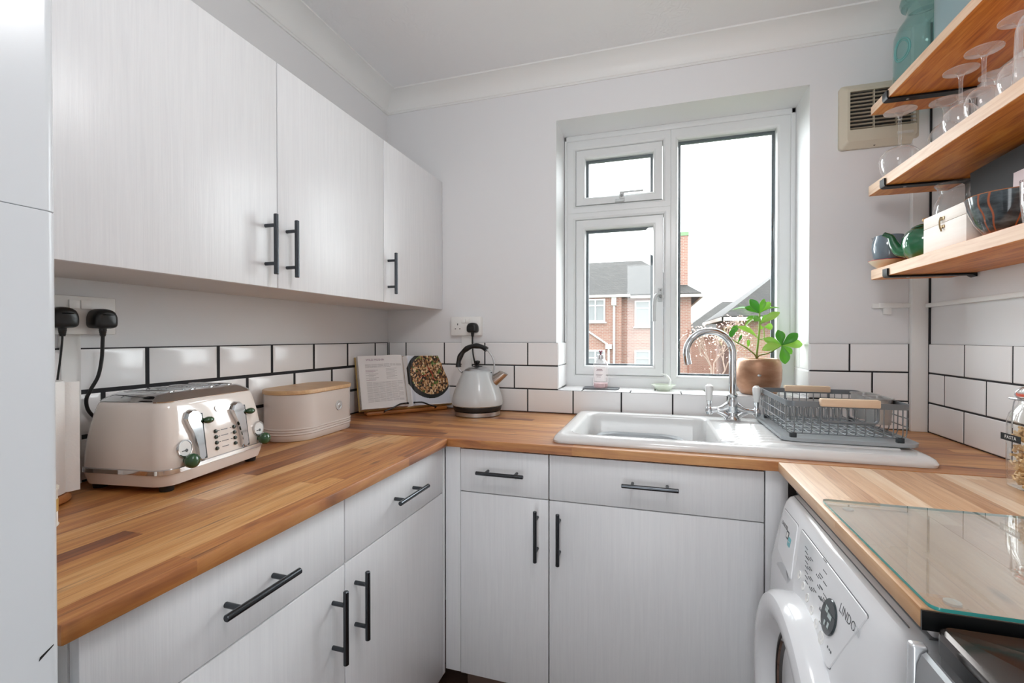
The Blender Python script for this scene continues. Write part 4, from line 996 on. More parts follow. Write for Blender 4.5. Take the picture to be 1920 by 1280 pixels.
m = local(STY); m.loft([rrect(.078, .052, .02, z) for z in (.0003, .0035)]); m.build('slate', simple('slate', '#4a4c50', .6), STY, 30)
DS = thing('trinket_dish', 'small pale green dish with a curved white handle on the sill', 'dish', (1.287, .112, ZS))
m = local(DS); m.lathe([(0, 0), (.028, 0), (.030, .003), (.041, .016), (.050, .0235), (.0515, .025), (.050, .0255), (.040, .019), (.028, .008), (0, .006)], seg=36); m.build('bowl', simple('celadon', '#d3dbcc', .2), DS)
m = local(DS); P = smooth_path([(.022, -.004, .010), (.027, -.003, .032), (.025, 0, .050), (.010, .003, .066), (-.010, .005, .071)], 5); m.tube(P, .008, 10, radii=[.0095-.006*i/(len(P)-1) for i in range(len(P))], flat=.6); m.build('handle', M_ceram, DS)
# ------------------------------------------------------------------ wall shelves
M_pine = plainwood('oiled_pine', 1, [(.30, '#94480d'), (.43, '#c96f1c'), (.56, '#e29038'), (.72, '#efb064')], .42, True, (20, 1.7))
M_pine_edge = plainwood('pine_lit_edge', 1, [(.25, '#d3a987'), (.55, '#e6c6a9'), (.9, '#f1dcc6')], .5, False, (30, 2))  # same pine, window light on the front edge put into the colour
SX0 = 1.945
def shelf(label, yend, z0, z1):
    t = thing('wall_shelf', label, 'shelf', (2.055, -.62, z0), 0, 'pine shelves on the right-hand wall')
    m = MB(); m.box((SX0+.0006, -1.22, z0), (WX-.001, yend, z1), .0015); m.build('board', M_pine, t)
    m = MB(); m.box((SX0, -1.2195, z0+.0012), (SX0+.0007, yend-.001, z1-.0012)); m.build('front_edge', M_pine_edge, t, 0, label='paler front edge, window light in its colour')
    for yc in (yend-.112, -1.06):
        m = MB(); a, b = yc-.015, yc+.015; th = .005
        pr = [(WX-.001, z0-.001), (SX0+.006, z0-.001), (SX0-.0015, z0-.001)]
        o_ = [(WX-.0015, z0-.0005), (SX0-.0008, z0-.0005), (SX0-.0008, z0+.022), (SX0-.0058, z0+.022), (SX0-.0058, z0+.003), (SX0-.0035, z0-.0035), (SX0+.003, z0-.0058), (WX-.012, z0-.0058), (WX-.0065, z0-.010), (WX-.0055, z0-.016), (WX-.0055, z0-.075), (WX-.0015, z0-.075)]
        if z0 < 1.5: o_ = [p for p in o_ if p[1] > z0-.012][:9] + [(WX-.0015, z0-.012)]
        m.loft([[(x, y, z) for x, z in o_] for y in (a, b)])
        br = m.build('bracket', M_blackm, t, 30)
        m = MB(); m.cyl((2.0, yc, z0-.0056), (2.0, yc, z0-.0074), .004, seg=12); m.build('screw', M_steel, br)
    return t
ZS1, ZS2, ZS3 = 1.4665, 1.7535, 2.0145
shelf('lowest pine shelf, holding the teapot and wooden box', -.145, 1.433, ZS1-.0005)
shelf('middle pine shelf, holding upside-down wine glasses', -.122, 1.719, ZS2-.0005)
shelf('topmost pine shelf, holding the green glass bottle', -.136, 1.986, ZS3-.0005)

M_wine = thin_glass('wine_glass', (.985, .99, .99, 1), .6, .03, .03, (1, 1, 1, 1), .45)  # white edges and body painted in for highlights on the glasses
M_foot = thin_glass('wine_glass_foot', (.985, .99, .99, 1), .6, .05, .12, (1, 1, 1, 1), .5)
def wineglass(name, label, H, rb, rbowl, hb, rs, loc, group):
    """upside-down stemmed glass: mouth on the shelf, foot on top"""
    t = thing(name, label, 'glass', loc, 0, group)
    m = local(t); m.lathe([(rbowl*.72, 0), (rbowl*.80, hb*.12), (rbowl*.95, hb*.35), (rbowl, hb*.55), (rbowl*.93, hb*.75), (rbowl*.68, hb*.91), (rbowl*.32, hb*.985), (rs*1.2, hb*1.02)], seg=36); m.build('bowl', M_wine, t)
    m = local(t); m.lathe([(rs*1.2, hb*1.02), (rs, hb*1.10), (rs*.9, (hb+H)/2), (rs*1.05, H-.022), (rs*1.9, H-.010), (rs*3, H-.006)], seg=18); m.build('stem', M_wine, t)
    m = local(t); m.lathe([(rs*3, H-.006), (rb*.6, H-.0035), (rb, H-.002), (rb, H), (0, H)], seg=40); m.build('foot', M_foot, t)
    return t
GR = 'upside-down wine glasses on the middle shelf'
g1 = wineglass('wine_glass', 'large balloon wine glass upside down at the window end of the shelf', .213, .0425, .054, .098, .0045, (2.002, -.196, ZS2), GR)
g2 = wineglass('wine_glass', 'wine glass with a short thick stem, upside down beside the balloon glass', .200, .040, .043, .135, .0085, (2.090, -.262, ZS2), GR)
g3 = wineglass('wine_glass', 'slender wine glass upside down in the front row, nearest the black bracket', .170, .0350, .036, .082, .0042, (2.000, -.512, ZS2), GR)
copy_thing(g3, (2.000, -.600, ZS2), 0, 'slender wine glass upside down in the front row, its round foot highest in view')
copy_thing(g3, (2.000, -.715, ZS2), 0, 'slender wine glass upside down in the front row, cut by the right picture edge')
copy_thing(g3, (2.102, -.365, ZS2), 0, 'slender wine glass upside down in the wall-side row, just behind the black bracket')
copy_thing(g3, (2.100, -.462, ZS2), 0, 'slender wine glass upside down in the wall-side row, between two front glasses')
copy_thing(g1, (2.103, -.150+.0, ZS2), 0, 'balloon wine glass upside down against the wall at the window end') if False else None
tb = thing('tumbler', 'tall clear stemless glass upside down at the right end of the middle shelf', 'glass', (1.992, -.655-.13, ZS2))
m = local(tb); m.lathe([(.040, 0), (.038, .06), (.036, .115), (.030, .135), (.018, .142), (0, .143)], seg=36); m.build('body', M_wine, tb)

# large green glass bottle and a blue-grey vase on the top shelf
M_aqua = NT('aqua_glass'); _a = thin_glass('aqua_glass_body', lin('#d6eeeb')[:3]+[1], .5, .02, .13, lin('#a9cccb'), 0, lin('#4f9a98')); M_aqua = _a
t = thing('glass_bottle', 'large aqua green glass demijohn at the window end of the top shelf', 'bottle', (2.052, -.222, ZS3))
m = local(t); R0 = .076
m.lathe([(0, .004), (R0*.86, .0), (R0*.98, .006), (R0, .02), (R0, .150), (R0*.985, .172), (R0*.90, .196), (R0*.70, .220), (R0*.60, .232), (R0*.56, .240), (R0*.57, .262)], seg=48); m.build('body', M_aqua, t)
m = local(t); m.lathe([(R0*.57, .262), (R0*.74, .266), (R0*.80, .278), (R0*.76, .292), (R0*.60, .298), (R0*.55, .33), (R0*.55, .352)], seg=40); m.build('neck', M_aqua, t)
m = local(t); ca = math.radians(-158); cd = Vector((math.cos(ca), math.sin(ca), 0)); cs = Vector((-cd.y, cd.x, 0))
for k, (a, b) in enumerate(((.026, .034), (.021, .028))):
    pts = []
    for i in range(28):
        an = 2*PI*i/28; u = a*math.cos(an); w = .118+b*math.sin(an); q = ca+u/R0
        pts.append((math.cos(q)*(R0+.0006), math.sin(q)*(R0+.0006), w))
    m.tube(pts, .0026-.0012*k, 8, closed=True)
m.build('embossed_oval', simple('aqua_relief', '#6aa5a1', .15), t)
t = thing('vase', 'blue-grey glazed cylinder vase behind the green bottle on the top shelf', 'vase', (2.072, -.395, ZS3))
m = local(t); m.lathe([(0, 0), (.062, 0), (.066, .005), (.068, .05), (.068, .30), (.066, .312), (.062, .312), (.060, .30), (.060, .01), (0, .008)], seg=44); m.build('body', simple('blue_grey_glaze', '#8fa9ae', .3), t)

# bottom shelf: saucer, jug, teapot, box, carafe, pouch, bowl, tumbler
t = thing('saucer', 'cream saucer with a red rim under the grey jug', 'saucer', (1.988, -.148, ZS1))
m = local(t); m.lathe([(0, 0), (.022, 0), (.024, .003), (.040, .0165), (.0490, .0265), (.0500, .0285)], seg=40); m.lathe([(.0490, .0288), (.038, .0185), (.022, .008), (0, .0065)], seg=40); m.build('plate', simple('cream_glaze', '#e8dcc0', .2), t)
m = local(t); m.lathe([(.0486, .0276), (.0504, .0282), (.0506, .0296), (.0492, .0300), (.0484, .0288)], seg=40); m.build('red_rim', simple('red_rim', '#b5303a', .25), t)
t = thing('jug', 'small blue-grey milk jug standing on the saucer', 'jug', (1.990, -.156, ZS1+.0105))
M_jug = simple('grey_glaze', '#707f8b', .14, Coat__Weight=.6)
m = local(t)
def jugring(r, z, sp=0):
    out = []
    for i in range(40):
        a = 2*PI*i/40; k = max(0, math.cos(a-math.radians(112)))**14
        out.append(((r+sp*k)*math.cos(a), (r+sp*k)*math.sin(a), z+sp*k*.25))
    return out
m.loft([jugring(.022, .0), jugring(.030, .006), jugring(.042, .030), jugring(.0465, .056), jugring(.0445, .078, .004), jugring(.041, .090, .014), jugring(.0395, .098, .024), jugring(.0375, .098, .024), jugring(.042, .07), jugring(.028, .014)]); m.build('body', M_jug, t, 50)
m = local(t); m.tube(smooth_path([(.030, -.028, .062), (.050, -.046, .060), (.054, -.050, .036), (.034, -.030, .020)]), .0045, 8); m.build('handle', M_jug, t)
t = thing('teapot', 'glossy green teapot, its spout pointing at the window', 'teapot', (2.005, -.343, ZS1), math.radians(140))
M_tea = NT('green_glaze'); gz = M_tea.n('ShaderNodeSeparateXYZ', Vector=M_tea.n('ShaderNodeTexCoord').outputs['Object']).outputs[2]
M_tea.bsdf(Base__Color=M_tea.ramp(M_tea.math('ADD', M_tea.math('MULTIPLY', gz, 9.0), M_tea.math('MULTIPLY', M_tea.noise(M_tea.pos(), 40, 2), .3)), [(.12, '#6e6a3a'), (.35, '#1f6a41'), (.7, '#175c3c'), (1, '#0f4a30')]), Roughness=.1, Coat__Weight=.7); M_tea = M_tea.m
m = local(t); m.lathe([(0, 0), (.034, 0), (.037, .003), (.050, .022), (.056, .045), (.054, .066), (.044, .084), (.034, .092), (.031, .093), (.0, .093)], seg=44); m.build('body', M_tea, t)
m = local(t); m.lathe([(.033, .0935), (.031, .097), (.018, .103), (.008, .105), (0, .106)], seg=32); lid = m.build('lid', M_tea, t)
m = local(t); m.lathe([(.005, .105), (.0045, .109), (.008, .113), (.0085, .117), (.005, .121), (0, .122)], seg=16); m.build('lid_knob', simple('gold_knob', '#c8a06a', .3, .4), lid)
m = local(t); P = smooth_path([(.040, 0, .030), (.062, 0, .036), (.075, 0, .058), (.083, 0, .080), (.100, 0, .092)], 6); n_ = len(P); m.tube(P, .01, 16, radii=[.019-.0115*min(1, i/(n_-1)*1.15) for i in range(n_)]); m.build('spout', M_tea, t)
m = local(t); m.tube(smooth_path([(-.046, 0, .076), (-.080, 0, .082), (-.092, 0, .050), (-.072, 0, .022), (-.050, 0, .022)]), .006, 10); m.build('handle', M_tea, t)
M_box = plainwood('pale_box_wood', 1, [(.3, '#ece0d4'), (.7, '#f3ebe2')], .55, False, (18, 1.6))
t = thing('wooden_box', 'pale wooden box with a small brass clasp on the lowest shelf', 'box', (2.010, -.5115, ZS1))
MB().box((1.966, -.605, ZS1+.0003), (2.058, -.418, ZS1+.071), .0012).build('body', M_box, t)
MB().box((1.966, -.605, ZS1+.0716), (2.058, -.418, ZS1+.102), .0012).build('lid', M_box, t)
M_brass = simple('old_brass', '#8d7553', .35, .9)
m = MB(); z = ZS1+.071; y = -.507
for a, b in ((-.007, .012), (.007, .012), (-.007, -.010), (.007, -.010)): m.lathe([(0, .0022), (.0035, .0018), (.0045, 0)], (0, 0, 0), 12, frame_M((1.9658, y+a, z+b), (0, -1, 0), (0, 0, 1)))
m.box((1.9642, y-.010, z+.007), (1.9659, y+.010, z+.016), .0006); m.box((1.9642, y-.010, z-.014), (1.9659, y+.010, z-.006), .0006)
m.tube(smooth_path([(1.9625, y, z+.016), (1.9612, y+.003, z+.004), (1.9612, y+.001, z-.010), (1.9620, y-.004, z-.022)]), .0018, 8); m.build('clasp', M_brass, t)
t = thing('carafe', 'clear glass carafe with a flared rim behind the wooden box', 'carafe', (2.1085, -.268, ZS1))
m = local(t); m.lathe([(0, .002), (.036, 0), (.040, .004), (.044, .08), (.047, .120), (.049, .150), (.046, .176), (.037, .192), (.0335, .203), (.036, .218), (.0445, .232)], seg=40); m.build('body', M_wine, t)
m = local(t); m.lathe([(.044, .231), (.0455, .2325), (.044, .234), (.0432, .2325)], seg=40); m.build('rim', M_wine, t)
M_felt = NT('black_card'); M_felt.bsdf(Base__Color=lin('#303133'), Roughness=.75, Normal=M_felt.bump(M_felt.noise(M_felt.pos(), 300, 2), .15, .0005)); M_felt = M_felt.m
t = thing('gift_bag', 'black paper bag with a pink card standing behind the bowl', 'bag', (2.105, -.60, ZS1))
m = MB(); y0, y1 = -.775, -.364
def bagring(z, k): return [(2.098+.004*k, y0-.004*k, z), (2.098-.002+.004*k, (y0+y1)/2, z+.004*k), (2.098+.004*k, y1+.010*k, z), (2.144-.010*k, y1+.008*k, z+.001*k), (2.146-.010*k, (y0+y1)/2, z), (2.144-.010*k, y0, z)]
m.loft([bagring(ZS1+.0005, -4.2), bagring(ZS1+.06, -2.6), bagring(ZS1+.13, -1.1), bagring(ZS1+.19, .2), bagring(ZS1+.236, 1)]); m.build('bag', M_felt, t, 30)
m = MB(); m.M = frame_M((2.0905, -.612, ZS1+.140), (0, -1, 0), (.02, 0, 1)); m.box((-.070, -.035, 0), (.08, .035, .0014), .0004); cd_ = m.build('card', simple('pale_pink_card', '#d9c9cb', .6), t)
M_ink = simple('card_ink', '#5d4b4c', .6)
lettering('lettering', 'FINE', .0145, frame_M((2.0887, -.580, ZS1+.1435), (0, -1, 0), (.02, 0, 1)), M_ink, cd_, .0001, space=1.25)
m = MB(); m.M = frame_M((2.0887, -.612, ZS1+.163), (0, -1, 0), (.02, 0, 1)); m.tube(arc((0, 0, .0003), .007, math.radians(60), math.radians(330), 14, (1, 0, 0), (0, 1, 0)), .0007, 6); m.box((-.045+.01, -.029, 0), (-.012, -.0275, .0003)); m.build('printed_mark', M_ink, cd_)
t = thing('ceramic_bowl', 'dark glazed bowl with copper drips on the lowest shelf', 'bowl', (2.004, -.672, ZS1))
tB = NT('drip_glaze'); pb = tB.n('ShaderNodeTexCoord'); sb = tB.n('ShaderNodeSeparateXYZ', Vector=pb.outputs['Object'])
an = tB.math('ARCTAN2', sb.outputs[1], sb.outputs[0]); sw = tB.math('ADD', an, tB.math('MULTIPLY', tB.math('SINE', tB.math('MULTIPLY', sb.outputs[2], 110.0)), .035))
ring = tB.math('ABSOLUTE', tB.math('SUBTRACT', tB.math('FRACT', tB.math('MULTIPLY', sw, .95)), .5))
line = tB.ramp(ring, [(.10, (0, 0, 0, 1)), (.125, (1, 1, 1, 1)), (.155, (1, 1, 1, 1)), (.18, (0, 0, 0, 1))])
base = tB.ramp(tB.noise(tB.pos((25, 25, 70)), 1.0, 4), [(.35, '#23292d'), (.55, '#414c51'), (.7, '#5f6b6e')])
foot = tB.ramp(tB.math('MULTIPLY', sb.outputs[2], 40.0), [(.25, (1, 1, 1, 1)), (.55, (0, 0, 0, 1))])
tB.bsdf(Base__Color=tB.mix(foot, tB.mix(line, base, lin('#a05a3c')), lin('#8f5d45')), Roughness=.12, Coat__Weight=.5); M_bowl = tB.m
m = local(t); m.lathe([(0, 0), (.030, 0), (.034, .003), (.052, .030), (.064, .062), (.0685, .088), (.0690, .091), (.0665, .091), (.061, .062), (.048, .030), (0, .010)], seg=52); m.build('body', M_bowl, t)
m = local(t); m.lathe([(.0683, .0895), (.0695, .091), (.0678, .0925), (.0662, .091)], seg=52); m.build('rim', simple('copper_rim', '#a9714f', .25), t)
t = thing('drinking_glass', 'clear tumbler beside the dark bowl at the right picture edge', 'glass', (1.990, -.795, ZS1))
m = local(t); m.lathe([(0, .006), (.022, 0), (.026, .002), (.030, .04), (.031, .085), (.030, .087), (.0285, .085), (.027, .04), (.022, .010), (0, .009)], seg=32); m.build('body', M_wine, t)

# pasta jar
t = thing('pasta_jar', 'clip-top glass jar of pasta by the right-hand wall tiles', 'jar', (2.047, -.705, .9105))
M_jar = thin_glass('jar_glass', (.97, .985, .98, 1), .45, .02)
m = local(t); m.loft([rrect(a, a, r, z, n=8) for a, r, z in ((.040, .03, 0), (.046, .034, .004), (.048, .036, .02), (.048, .036, .146), (.045, .036, .163), (.036, .033, .180), (.034, .0335, .186), (.034, .0335, .201))], cap1=False); m.build('body', M_jar, t)
m = local(t); m.M = m.M @ Matrix.Translation((0, 0, .041)); m.lathe([(0, .168), (.030, .168), (.036, .1665), (.037, .172), (.032, .180), (.016, .186), (0, .187)], seg=32); m.build('lid', M_jar, t)
m = local(t); m.M = m.M @ Matrix.Translation((0, 0, .041)); m.lathe([(.033, .1605), (.039, .161), (.039, .1662), (.033, .1665)], seg=32); m.build('rubber_seal', simple('orange_seal', '#d9563a', .5), t)
m = local(t); m.M = m.M @ Matrix.Translation((0, 0, .041)); m.lathe([(.0345, .152), (.0362, .152), (.0362, .1545), (.0345, .1545)], seg=28)
for s in (-1, 1): m.tube(smooth_path([(s*.014-.0, -.037, .153), (s*.018, -.046, .150), (s*.016, -.0495, .105), (s*.008, -.0495, .092), (0, -.0495, .091)]), .0014, 6)
m.tube(smooth_path([(-.037, -.006, .154), (-.045, 0, .165), (-.036, .0, .178), (-.02, 0, .184)]), .0014, 6)
m.tube([(-.046, -.012, .156), (-.046, .012, .156)], .0028, 8); m.tube(smooth_path([(-.0365, 0, .152), (-.046, 0, .150), (-.0495, 0, .105), (-.0495, .0, .092)]), .0014, 6); m.build('wire_clip', M_steel, t)
m = local(t); m.M = m.M @ frame_M((-.0482, .006, .110), (0, -1, 0), (0, 0, 1)); m.box((-.030, -.0075, 0), (.030, .0075, .0006)); lb = m.build('label', M_black, t, 0)
lettering('lettering', 'PASTA', .0105, W[t.name] @ frame_M((-.0489, .006, .1102), (0, -1, 0), (0, 0, 1)), M_white, lb, .0002, space=1.2)
m = MB(); rg = random.Random(3)
for k in range(210):
    a = rg.uniform(0, 2*PI); rad = .039*math.sqrt(rg.uniform(.25, 1)); z = .9105+.010+.122*rg.random()
    c = Vector((2.047+rad*math.cos(a), -.705+rad*math.sin(a), z)); d = Vector((rg.uniform(-1, 1), rg.uniform(-1, 1), rg.uniform(-.6, .6))).normalized()*.013; q = d.orthogonal().normalized()*.004
    P = [c-d, c-d*.3+q, c+d*.3-q, c+d]
    P = [Vector((min(max(p.x, 2.006), 2.088), min(max(p.y, -.746), -.664), max(p.z, .916))) for p in P]
    m.tube(P, .0032, 6)
tag(m.build('pasta', simple('pasta_dry', '#dcb987', .5), None, 60), 'pale dry pasta filling the clip-top jar', 'pasta', None, 'stuff')

# extractor fan
t = thing('extractor_fan', 'yellowed cream extractor fan grille on the window wall behind the shelves', 'extractor fan', (2.018, 0, 2.04))
M_fan = simple('aged_cream_plastic', '#cdc5b2', .4); fx0, fx1, fz0, fz1 = 1.893, 2.140, 1.923, 2.152
def fr_(ins, y, a=0): return [(fx0+ins, y, fz0+ins), (fx1-ins, y, fz0+ins), (fx1-ins, y, fz1-ins), (fx0+ins, y, fz1-ins)]
def rfr(i, y, r=.012):
    return [(x, y, z) for x, z, _ in [(p[0], p[1], 0) for p in rrect((fx1-fx0)/2-i, (fz1-fz0)/2-i, r, 0, ((fx0+fx1)/2, (fz0+fz1)/2), 4)]]
gx0, gx1, gz0, gz1 = 1.921, 2.120, 1.985, 2.122
def gr_(y, k=0): return [(x, y, z) for x, z, _ in rrect((gx1-gx0)/2-k, (gz1-gz0)/2-k, .003, 0, ((gx0+gx1)/2, (gz0+gz1)/2), 4)]
m = MB(); m.loft([rfr(0, -.0005), rfr(.0, -.014), rfr(.004, -.017), rfr(.020, -.032), gr_(-.032), gr_(-.020)], False, False); m.build('cover', M_fan, t, 25)
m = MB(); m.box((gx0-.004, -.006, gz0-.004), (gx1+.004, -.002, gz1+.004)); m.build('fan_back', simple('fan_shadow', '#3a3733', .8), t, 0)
for k in range(10):
    z = gz0+.006+(gz1-gz0-.010)*k/9.5; m = MB(); m.loft([[(gx0-.001, -.0315, z), (gx0-.001, -.030, z+.0016), (gx0-.001, -.022, z), (gx0-.001, -.023, z-.0016)], [(gx1+.001, -.0315, z), (gx1+.001, -.030, z+.0016), (gx1+.001, -.022, z), (gx1+.001, -.023, z-.0016)]]); m.build('louvre', M_fan, t, 0)
m = MB()
for x in (1.995, 2.062): m.box((x-.0012, -.030, gz0), (x+.0012, -.018, gz1))
m.build('rib', M_fan, t, 0)
m = MB(); m.box((2.062, -.0335, 1.953), (2.110, -.030, 1.963), .001); m.build('name_plate', simple('plate_silver', '#d5d2c9', .4), t)
for x, z in ((2.06, 2.148), (2.0, 1.9275)):
    m = MB(); m.cyl((x, -.0165, z-.002 if z > 2 else z+.002), (x, -.0185, z-.002 if z > 2 else z+.002), .0035, seg=10); m.build('screw', simple('dark_screw%d' % int(z*10), '#4a463f', .6), t)
# ------------------------------------------------------------------ outside the window
def brick_mat():
    t = NT('pale_brick'); tc = t.n('ShaderNodeTexCoord'); s = t.n('ShaderNodeSeparateXYZ', Vector=tc.outputs['Object'])
    v = t.n('ShaderNodeCombineXYZ', X=t.math('ADD', s.outputs[0], s.outputs[1]), Y=s.outputs[2], Z=0.0)
    b = t.n('ShaderNodeTexBrick', Vector=v.outputs[0], Color1=lin('#a67868'), Color2=lin('#946557'), Mortar=lin('#aaa198'), Scale=1.0, Mortar__Size=.012, Brick__Width=.225, Row__Height=.075)
    t.bsdf(Base__Color=t.mix(t.math('MULTIPLY', t.noise(t.pos(), 1.5, 3), .4), b.outputs[0], lin('#9c7264')), Roughness=.9); return t.m
M_brick = brick_mat()
def roof_mat():
    t = NT('grey_roof_tile'); tc = t.n('ShaderNodeTexCoord'); s = t.n('ShaderNodeSeparateXYZ', Vector=tc.outputs['Object'])
    v = t.n('ShaderNodeCombineXYZ', X=t.math('ADD', s.outputs[0], s.outputs[1]), Y=t.math('MULTIPLY', s.outputs[2], 1.6), Z=0.0)
    b = t.n('ShaderNodeTexBrick', Vector=v.outputs[0], Color1=lin('#45423f'), Color2=lin('#3a3836'), Mortar=lin('#2a2827'), Scale=1.0, Mortar__Size=.012, Brick__Width=.17, Row__Height=.2)
    t.bsdf(Base__Color=b.outputs[0], Roughness=.9); return t.m
M_roof = roof_mat()
M_frame = simple('painted_frame', '#d9d9d8', .5); M_net = simple('window_dark', '#8d8f90', .25); M_gutter = simple('gutter_cream', '#cfc8bf', .5)
g = MB().box((-40, .9, -2.15), (60, 80, -2.0)).build('ground', simple('lawn', '#4a5038', .95), None, 0); struct(g)
def house_win(t, x0, x1, z0, z1, y, cols):
    m = MB(); w = .07
    m.box((x0, y-.05, z0), (x1, y+.05, z0+w)); m.box((x0, y-.05, z1-w), (x1, y+.05, z1)); m.box((x0-.06, y-.1, z0-.06), (x1+.06, y+.05, z0))
    for i in range(cols+1):
        x = x0+(x1-x0-w)*i/cols; m.box((x, y-.05, z0+w), (x+w, y+.05, z1-w))
    zt_ = z0+(z1-z0)*.68; m.box((x0+w, y-.045, zt_), (x1-w, y+.045, zt_+w*.8))
    f = m.build('window', M_frame, t, 0); MB().box((x0+.03, y-.01, z0+.03), (x1-.03, y+.01, z1-.03)).build('pane', M_net, f, 0)
t = thing('house', 'pale brick house with grey hipped roof and tall chimney outside the window', 'house', (-1, 24, -2))
MB().box((-9, 20.0, -2.1), (-.297, 28, 3.10)).build('wing_wall', M_brick, t, 0)
MB().box((-.30, 20.45, -2.1), (2.75, 28, 3.10)).build('main_wall', M_brick, t, 0)
m = MB(); e0 = 3.10
A = [(-9.5, 19.65, e0), (3.15, 20.05, e0), (3.15, 28.4, e0), (-9.5, 28.4, e0)]; A2 = [(x, y, z+.12) for x, y, z in A]; T_ = [(-9.5, 24.2, 5.42), (.46, 24.2, 5.42), (.46, 24.3, 5.42), (-9.5, 24.3, 5.42)]
m.loft([A, A2, T_]); m.build('roof', M_roof, t, 0)
m = MB(); m.box((-9.5, 19.55, e0-.02), (.12, 19.68, e0+.1)); m.box((.12, 19.95, e0-.06), (3.15, 20.07, e0+.06)); m.box((3.13, 20.0, e0-.06), (3.24, 28.4, e0+.06)); m.build('gutter', M_gutter, t, 0)
m = MB(); m.cyl((-.62, 19.9, -2), (-.62, 19.9, 3.05), .05, seg=10); m.box((-.72, 19.7, 2.72), (-.52, 19.95, 3.08))
m.cyl((-1.95, 19.93, 1.62), (-.92, 19.93, .92), .045, seg=10); m.box((-1.0, 19.8, .72), (-.72, 19.98, .93)); m.cyl((-.86, 19.9, -2), (-.86, 19.9, .75), .05, seg=10); m.build('downpipe', M_frame, t, 40)
house_win(t, -2.35, -1.03, 1.97, 3.05, 19.97, 3); house_win(t, .28, 1.62, 1.74, 2.96, 20.42, 2); house_win(t, -2.35, -1.03, -.6, .66, 19.97, 3); house_win(t, .28, 1.62, -.6, .64, 20.42, 2)
m = MB(); m.box((1.86, 20.9, 3.0), (2.64, 21.6, 5.95)); m.mi = 1; m.box((1.83, 20.87, 5.95), (2.67, 21.63, 6.12)); m.build('chimney', [M_brick, simple('mossy_cap', '#7f9a76', .9)], t, 0)
m = MB()
for zz in (-.5,): m.box((2.6, 20.40, -1.0), (2.66, 20.46, 1.6))
m.build('drain_pipe', simple('drain_rust', '#8a5a4a', .7), t, 0)
t = thing('house', 'brick house with a steep grey roof and aerial, behind the plant', 'house', (7, 24, -2))
MB().box((4.55, 20.3, -2.1), (12, 27, 2.05)).build('wall', M_brick, t, 0)
m = MB(); A = [(3.95, 19.6, 2.02), (12.6, 19.6, 2.02), (12.6, 27.6, 2.02), (3.95, 27.6, 2.02)]; m.loft([A, [(x, y, z+.14) for x, y, z in A], [(8.0, 23.4, 5.3), (9, 23.4, 5.3), (9, 23.6, 5.3), (8.0, 23.6, 5.3)]]); m.build('roof', M_roof, t, 0)
m = MB(); m.box((3.9, 19.5, 1.95), (12.6, 19.62, 2.1)); m.box((3.85, 19.5, 1.95), (3.97, 27.6, 2.1)); m.build('gutter', M_gutter, t, 0)
m = MB(); m.cyl((6.6, 22.0, 3.4), (6.6, 22.0, 5.0), .018, seg=8); m.cyl((5.5, 22.0, 4.95), (6.65, 22.0, 5.0), .012, seg=8); m.cyl((5.6, 22.0, 4.75), (5.62, 22, 5.1), .01, seg=6); m.build('aerial', simple('aerial_grey', '#a7a7a7', .5), t, 40)
t = thing('house', 'distant brick house with a low grey hipped roof between the other two', 'house', (7, 38, -2))
MB().box((3.4, 34, -2.1), (11, 42, 1.6)).build('wall', M_brick, t, 0)
m = MB(); A = [(2.9, 33.4, 1.5), (11.5, 33.4, 1.5), (11.5, 42.6, 1.5), (2.9, 42.6, 1.5)]; m.loft([A, [(x, y, z+.15) for x, y, z in A], [(6.2, 37.8, 4.05), (8.8, 37.8, 4.05), (8.8, 38.2, 4.05), (6.2, 38.2, 4.05)]]); m.build('roof', M_roof, t, 0)
# bare garden tree
rg = random.Random(11)
t = thing('tree', 'bare pale garden tree in front of the distant house', 'tree', (3.05, 15.5, -2))
mk = MB(); tips = []
def grow(p, d, L, r, lev):
    q = p + d*L; mid = p + d*L*.5 + Vector((rg.uniform(-1, 1), rg.uniform(-1, 1), rg.uniform(-1, 1)))*L*.06
    mk.tube([p, mid, q], r, 5, radii=[r, r*.85, r*.7]); tips.append(q)
    if lev == 0: return
    for _ in range(3 if lev > 1 else 4):
        nd = (d + Vector((rg.uniform(-1, 1), rg.uniform(-.7, .7), rg.uniform(-.25, .8)))*.75).normalized(); grow(q, nd, L*rg.uniform(.6, .78), r*.62, lev-1)
grow(Vector((3.05, 15.5, -2)), Vector((.03, 0, 1)), 1.35, .06, 4); mk.build('branches', simple('pale_bark', '#a58e82', .9), t, 60)
m = MB()
for q in tips:
    for _ in range(3):
        c = q + Vector((rg.uniform(-.2, .2), rg.uniform(-.2, .2), rg.uniform(-.2, .2))); a = Vector((rg.uniform(-1, 1), rg.uniform(-1, 1), rg.uniform(-1, 1))).normalized()*.028; b = a.orthogonal().normalized()*.02
        m.quad(c-a-b, c+a-b, c+a+b, c-a+b)
m.build('blossom', simple('blossom_pale', '#c9ada0', .8), t, 0, recalc=False)
m = MB()
for k in range(2600):
    x = rg.uniform(1.0, 6.5); y = 11.2+rg.uniform(-.45, .45); z = -2+2.0*rg.random()**.6 + .12*math.sin(x*3); c = Vector((x, y, z))
    a = Vector((rg.uniform(-1, 1), rg.uniform(-1, 1), rg.uniform(-.5, 1))).normalized()*.075; b = a.orthogonal().normalized()*.045
    m.quad(c-a, c+b*.8, c+a, c-b*.8)
tag(m.build('hedge', simple('hedge_green', '#6f8f5c', .8), None, 0, recalc=False), 'low green hedge at the foot of the garden outside', 'hedge', None, 'stuff')
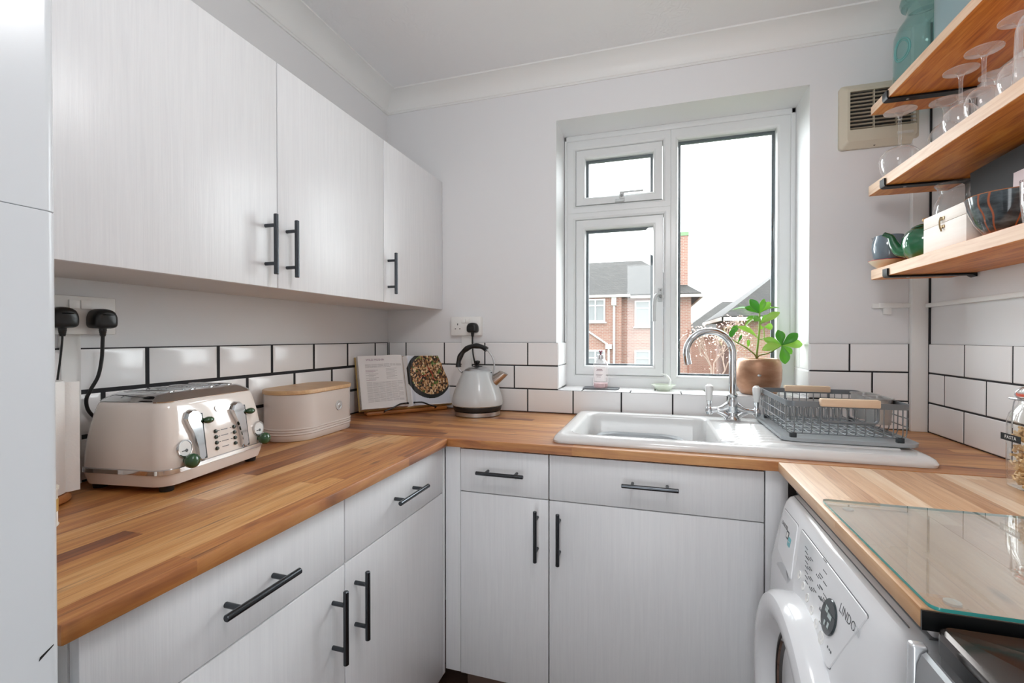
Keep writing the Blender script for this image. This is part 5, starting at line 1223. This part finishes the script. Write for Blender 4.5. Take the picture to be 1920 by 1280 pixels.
# ------------------------------------------------------------------ camera and light
cam = bpy.data.cameras.new('camera'); co = bpy.data.objects.new('camera', cam); COL.objects.link(co)
yaw, pit, rol = .3022, -.0085, -.0005
fw = Vector((-math.sin(yaw)*math.cos(pit), math.cos(yaw)*math.cos(pit), math.sin(pit)))
rt = Vector((math.cos(yaw), math.sin(yaw), 0)); up = rt.cross(fw)
r3 = rt*math.cos(rol) + up*math.sin(rol); u3 = up*math.cos(rol) - rt*math.sin(rol)
co.matrix_world = Matrix(((r3.x, u3.x, -fw.x, 1.2581), (r3.y, u3.y, -fw.y, -1.9916), (r3.z, u3.z, -fw.z, 1.2407), (0, 0, 0, 1)))
cam.sensor_width = 36; cam.lens = 869.37/1920*36; cam.clip_start = .01; cam.clip_end = 300
scene.camera = co
w = bpy.data.worlds.new('overcast_sky'); scene.world = w; w.use_nodes = True; nt = w.node_tree; nt.nodes.clear()
bg = nt.nodes.new('ShaderNodeBackground'); ow = nt.nodes.new('ShaderNodeOutputWorld'); nt.links.new(bg.outputs[0], ow.inputs[0])
bg.inputs[0].default_value = (.92, .965, 1, 1); bg.inputs[1].default_value = SKY
def area(name, loc, rot, sx, sy, power, col=(1, 1, 1)):
    l = bpy.data.lights.new(name, 'AREA'); l.shape = 'RECTANGLE'; l.size = sx; l.size_y = sy; l.energy = power; l.color = col
    o = bpy.data.objects.new(name, l); COL.objects.link(o); o.location = loc; o.rotation_euler = rot; return o
for nm, loc, rot, sx, sy, pw, cl in LIGHTS: area(nm, loc, rot, sx, sy, pw, cl)
sl = bpy.data.lights.new('overcast_daylight', 'SUN'); sl.energy = SUN[0]; sl.angle = math.radians(SUN[1]); sl.color = (.93, .965, 1)
so = bpy.data.objects.new('overcast_daylight', sl); COL.objects.link(so); so.rotation_euler = Vector(SUN[2]).to_track_quat('-Z', 'Y').to_euler()
for nm, loc, rad, pw, cl in POINTS:
    l = bpy.data.lights.new(nm, 'POINT'); l.shadow_soft_size = rad; l.energy = pw; l.color = cl
    o = bpy.data.objects.new(nm, l); COL.objects.link(o); o.location = loc
vs = scene.view_settings; vs.view_transform = 'Standard'; vs.look = 'None'; vs.gamma = 1; vs.exposure = EXPO; vs.use_curve_mapping = False
scene.display_settings.display_device = 'sRGB'
scene.cycles.transparent_max_bounces = 32; scene.cycles.max_bounces = 10; scene.cycles.diffuse_bounces = 6
scene.cycles.caustics_reflective = False; scene.cycles.caustics_refractive = False; scene.cycles.sample_clamp_indirect = 8
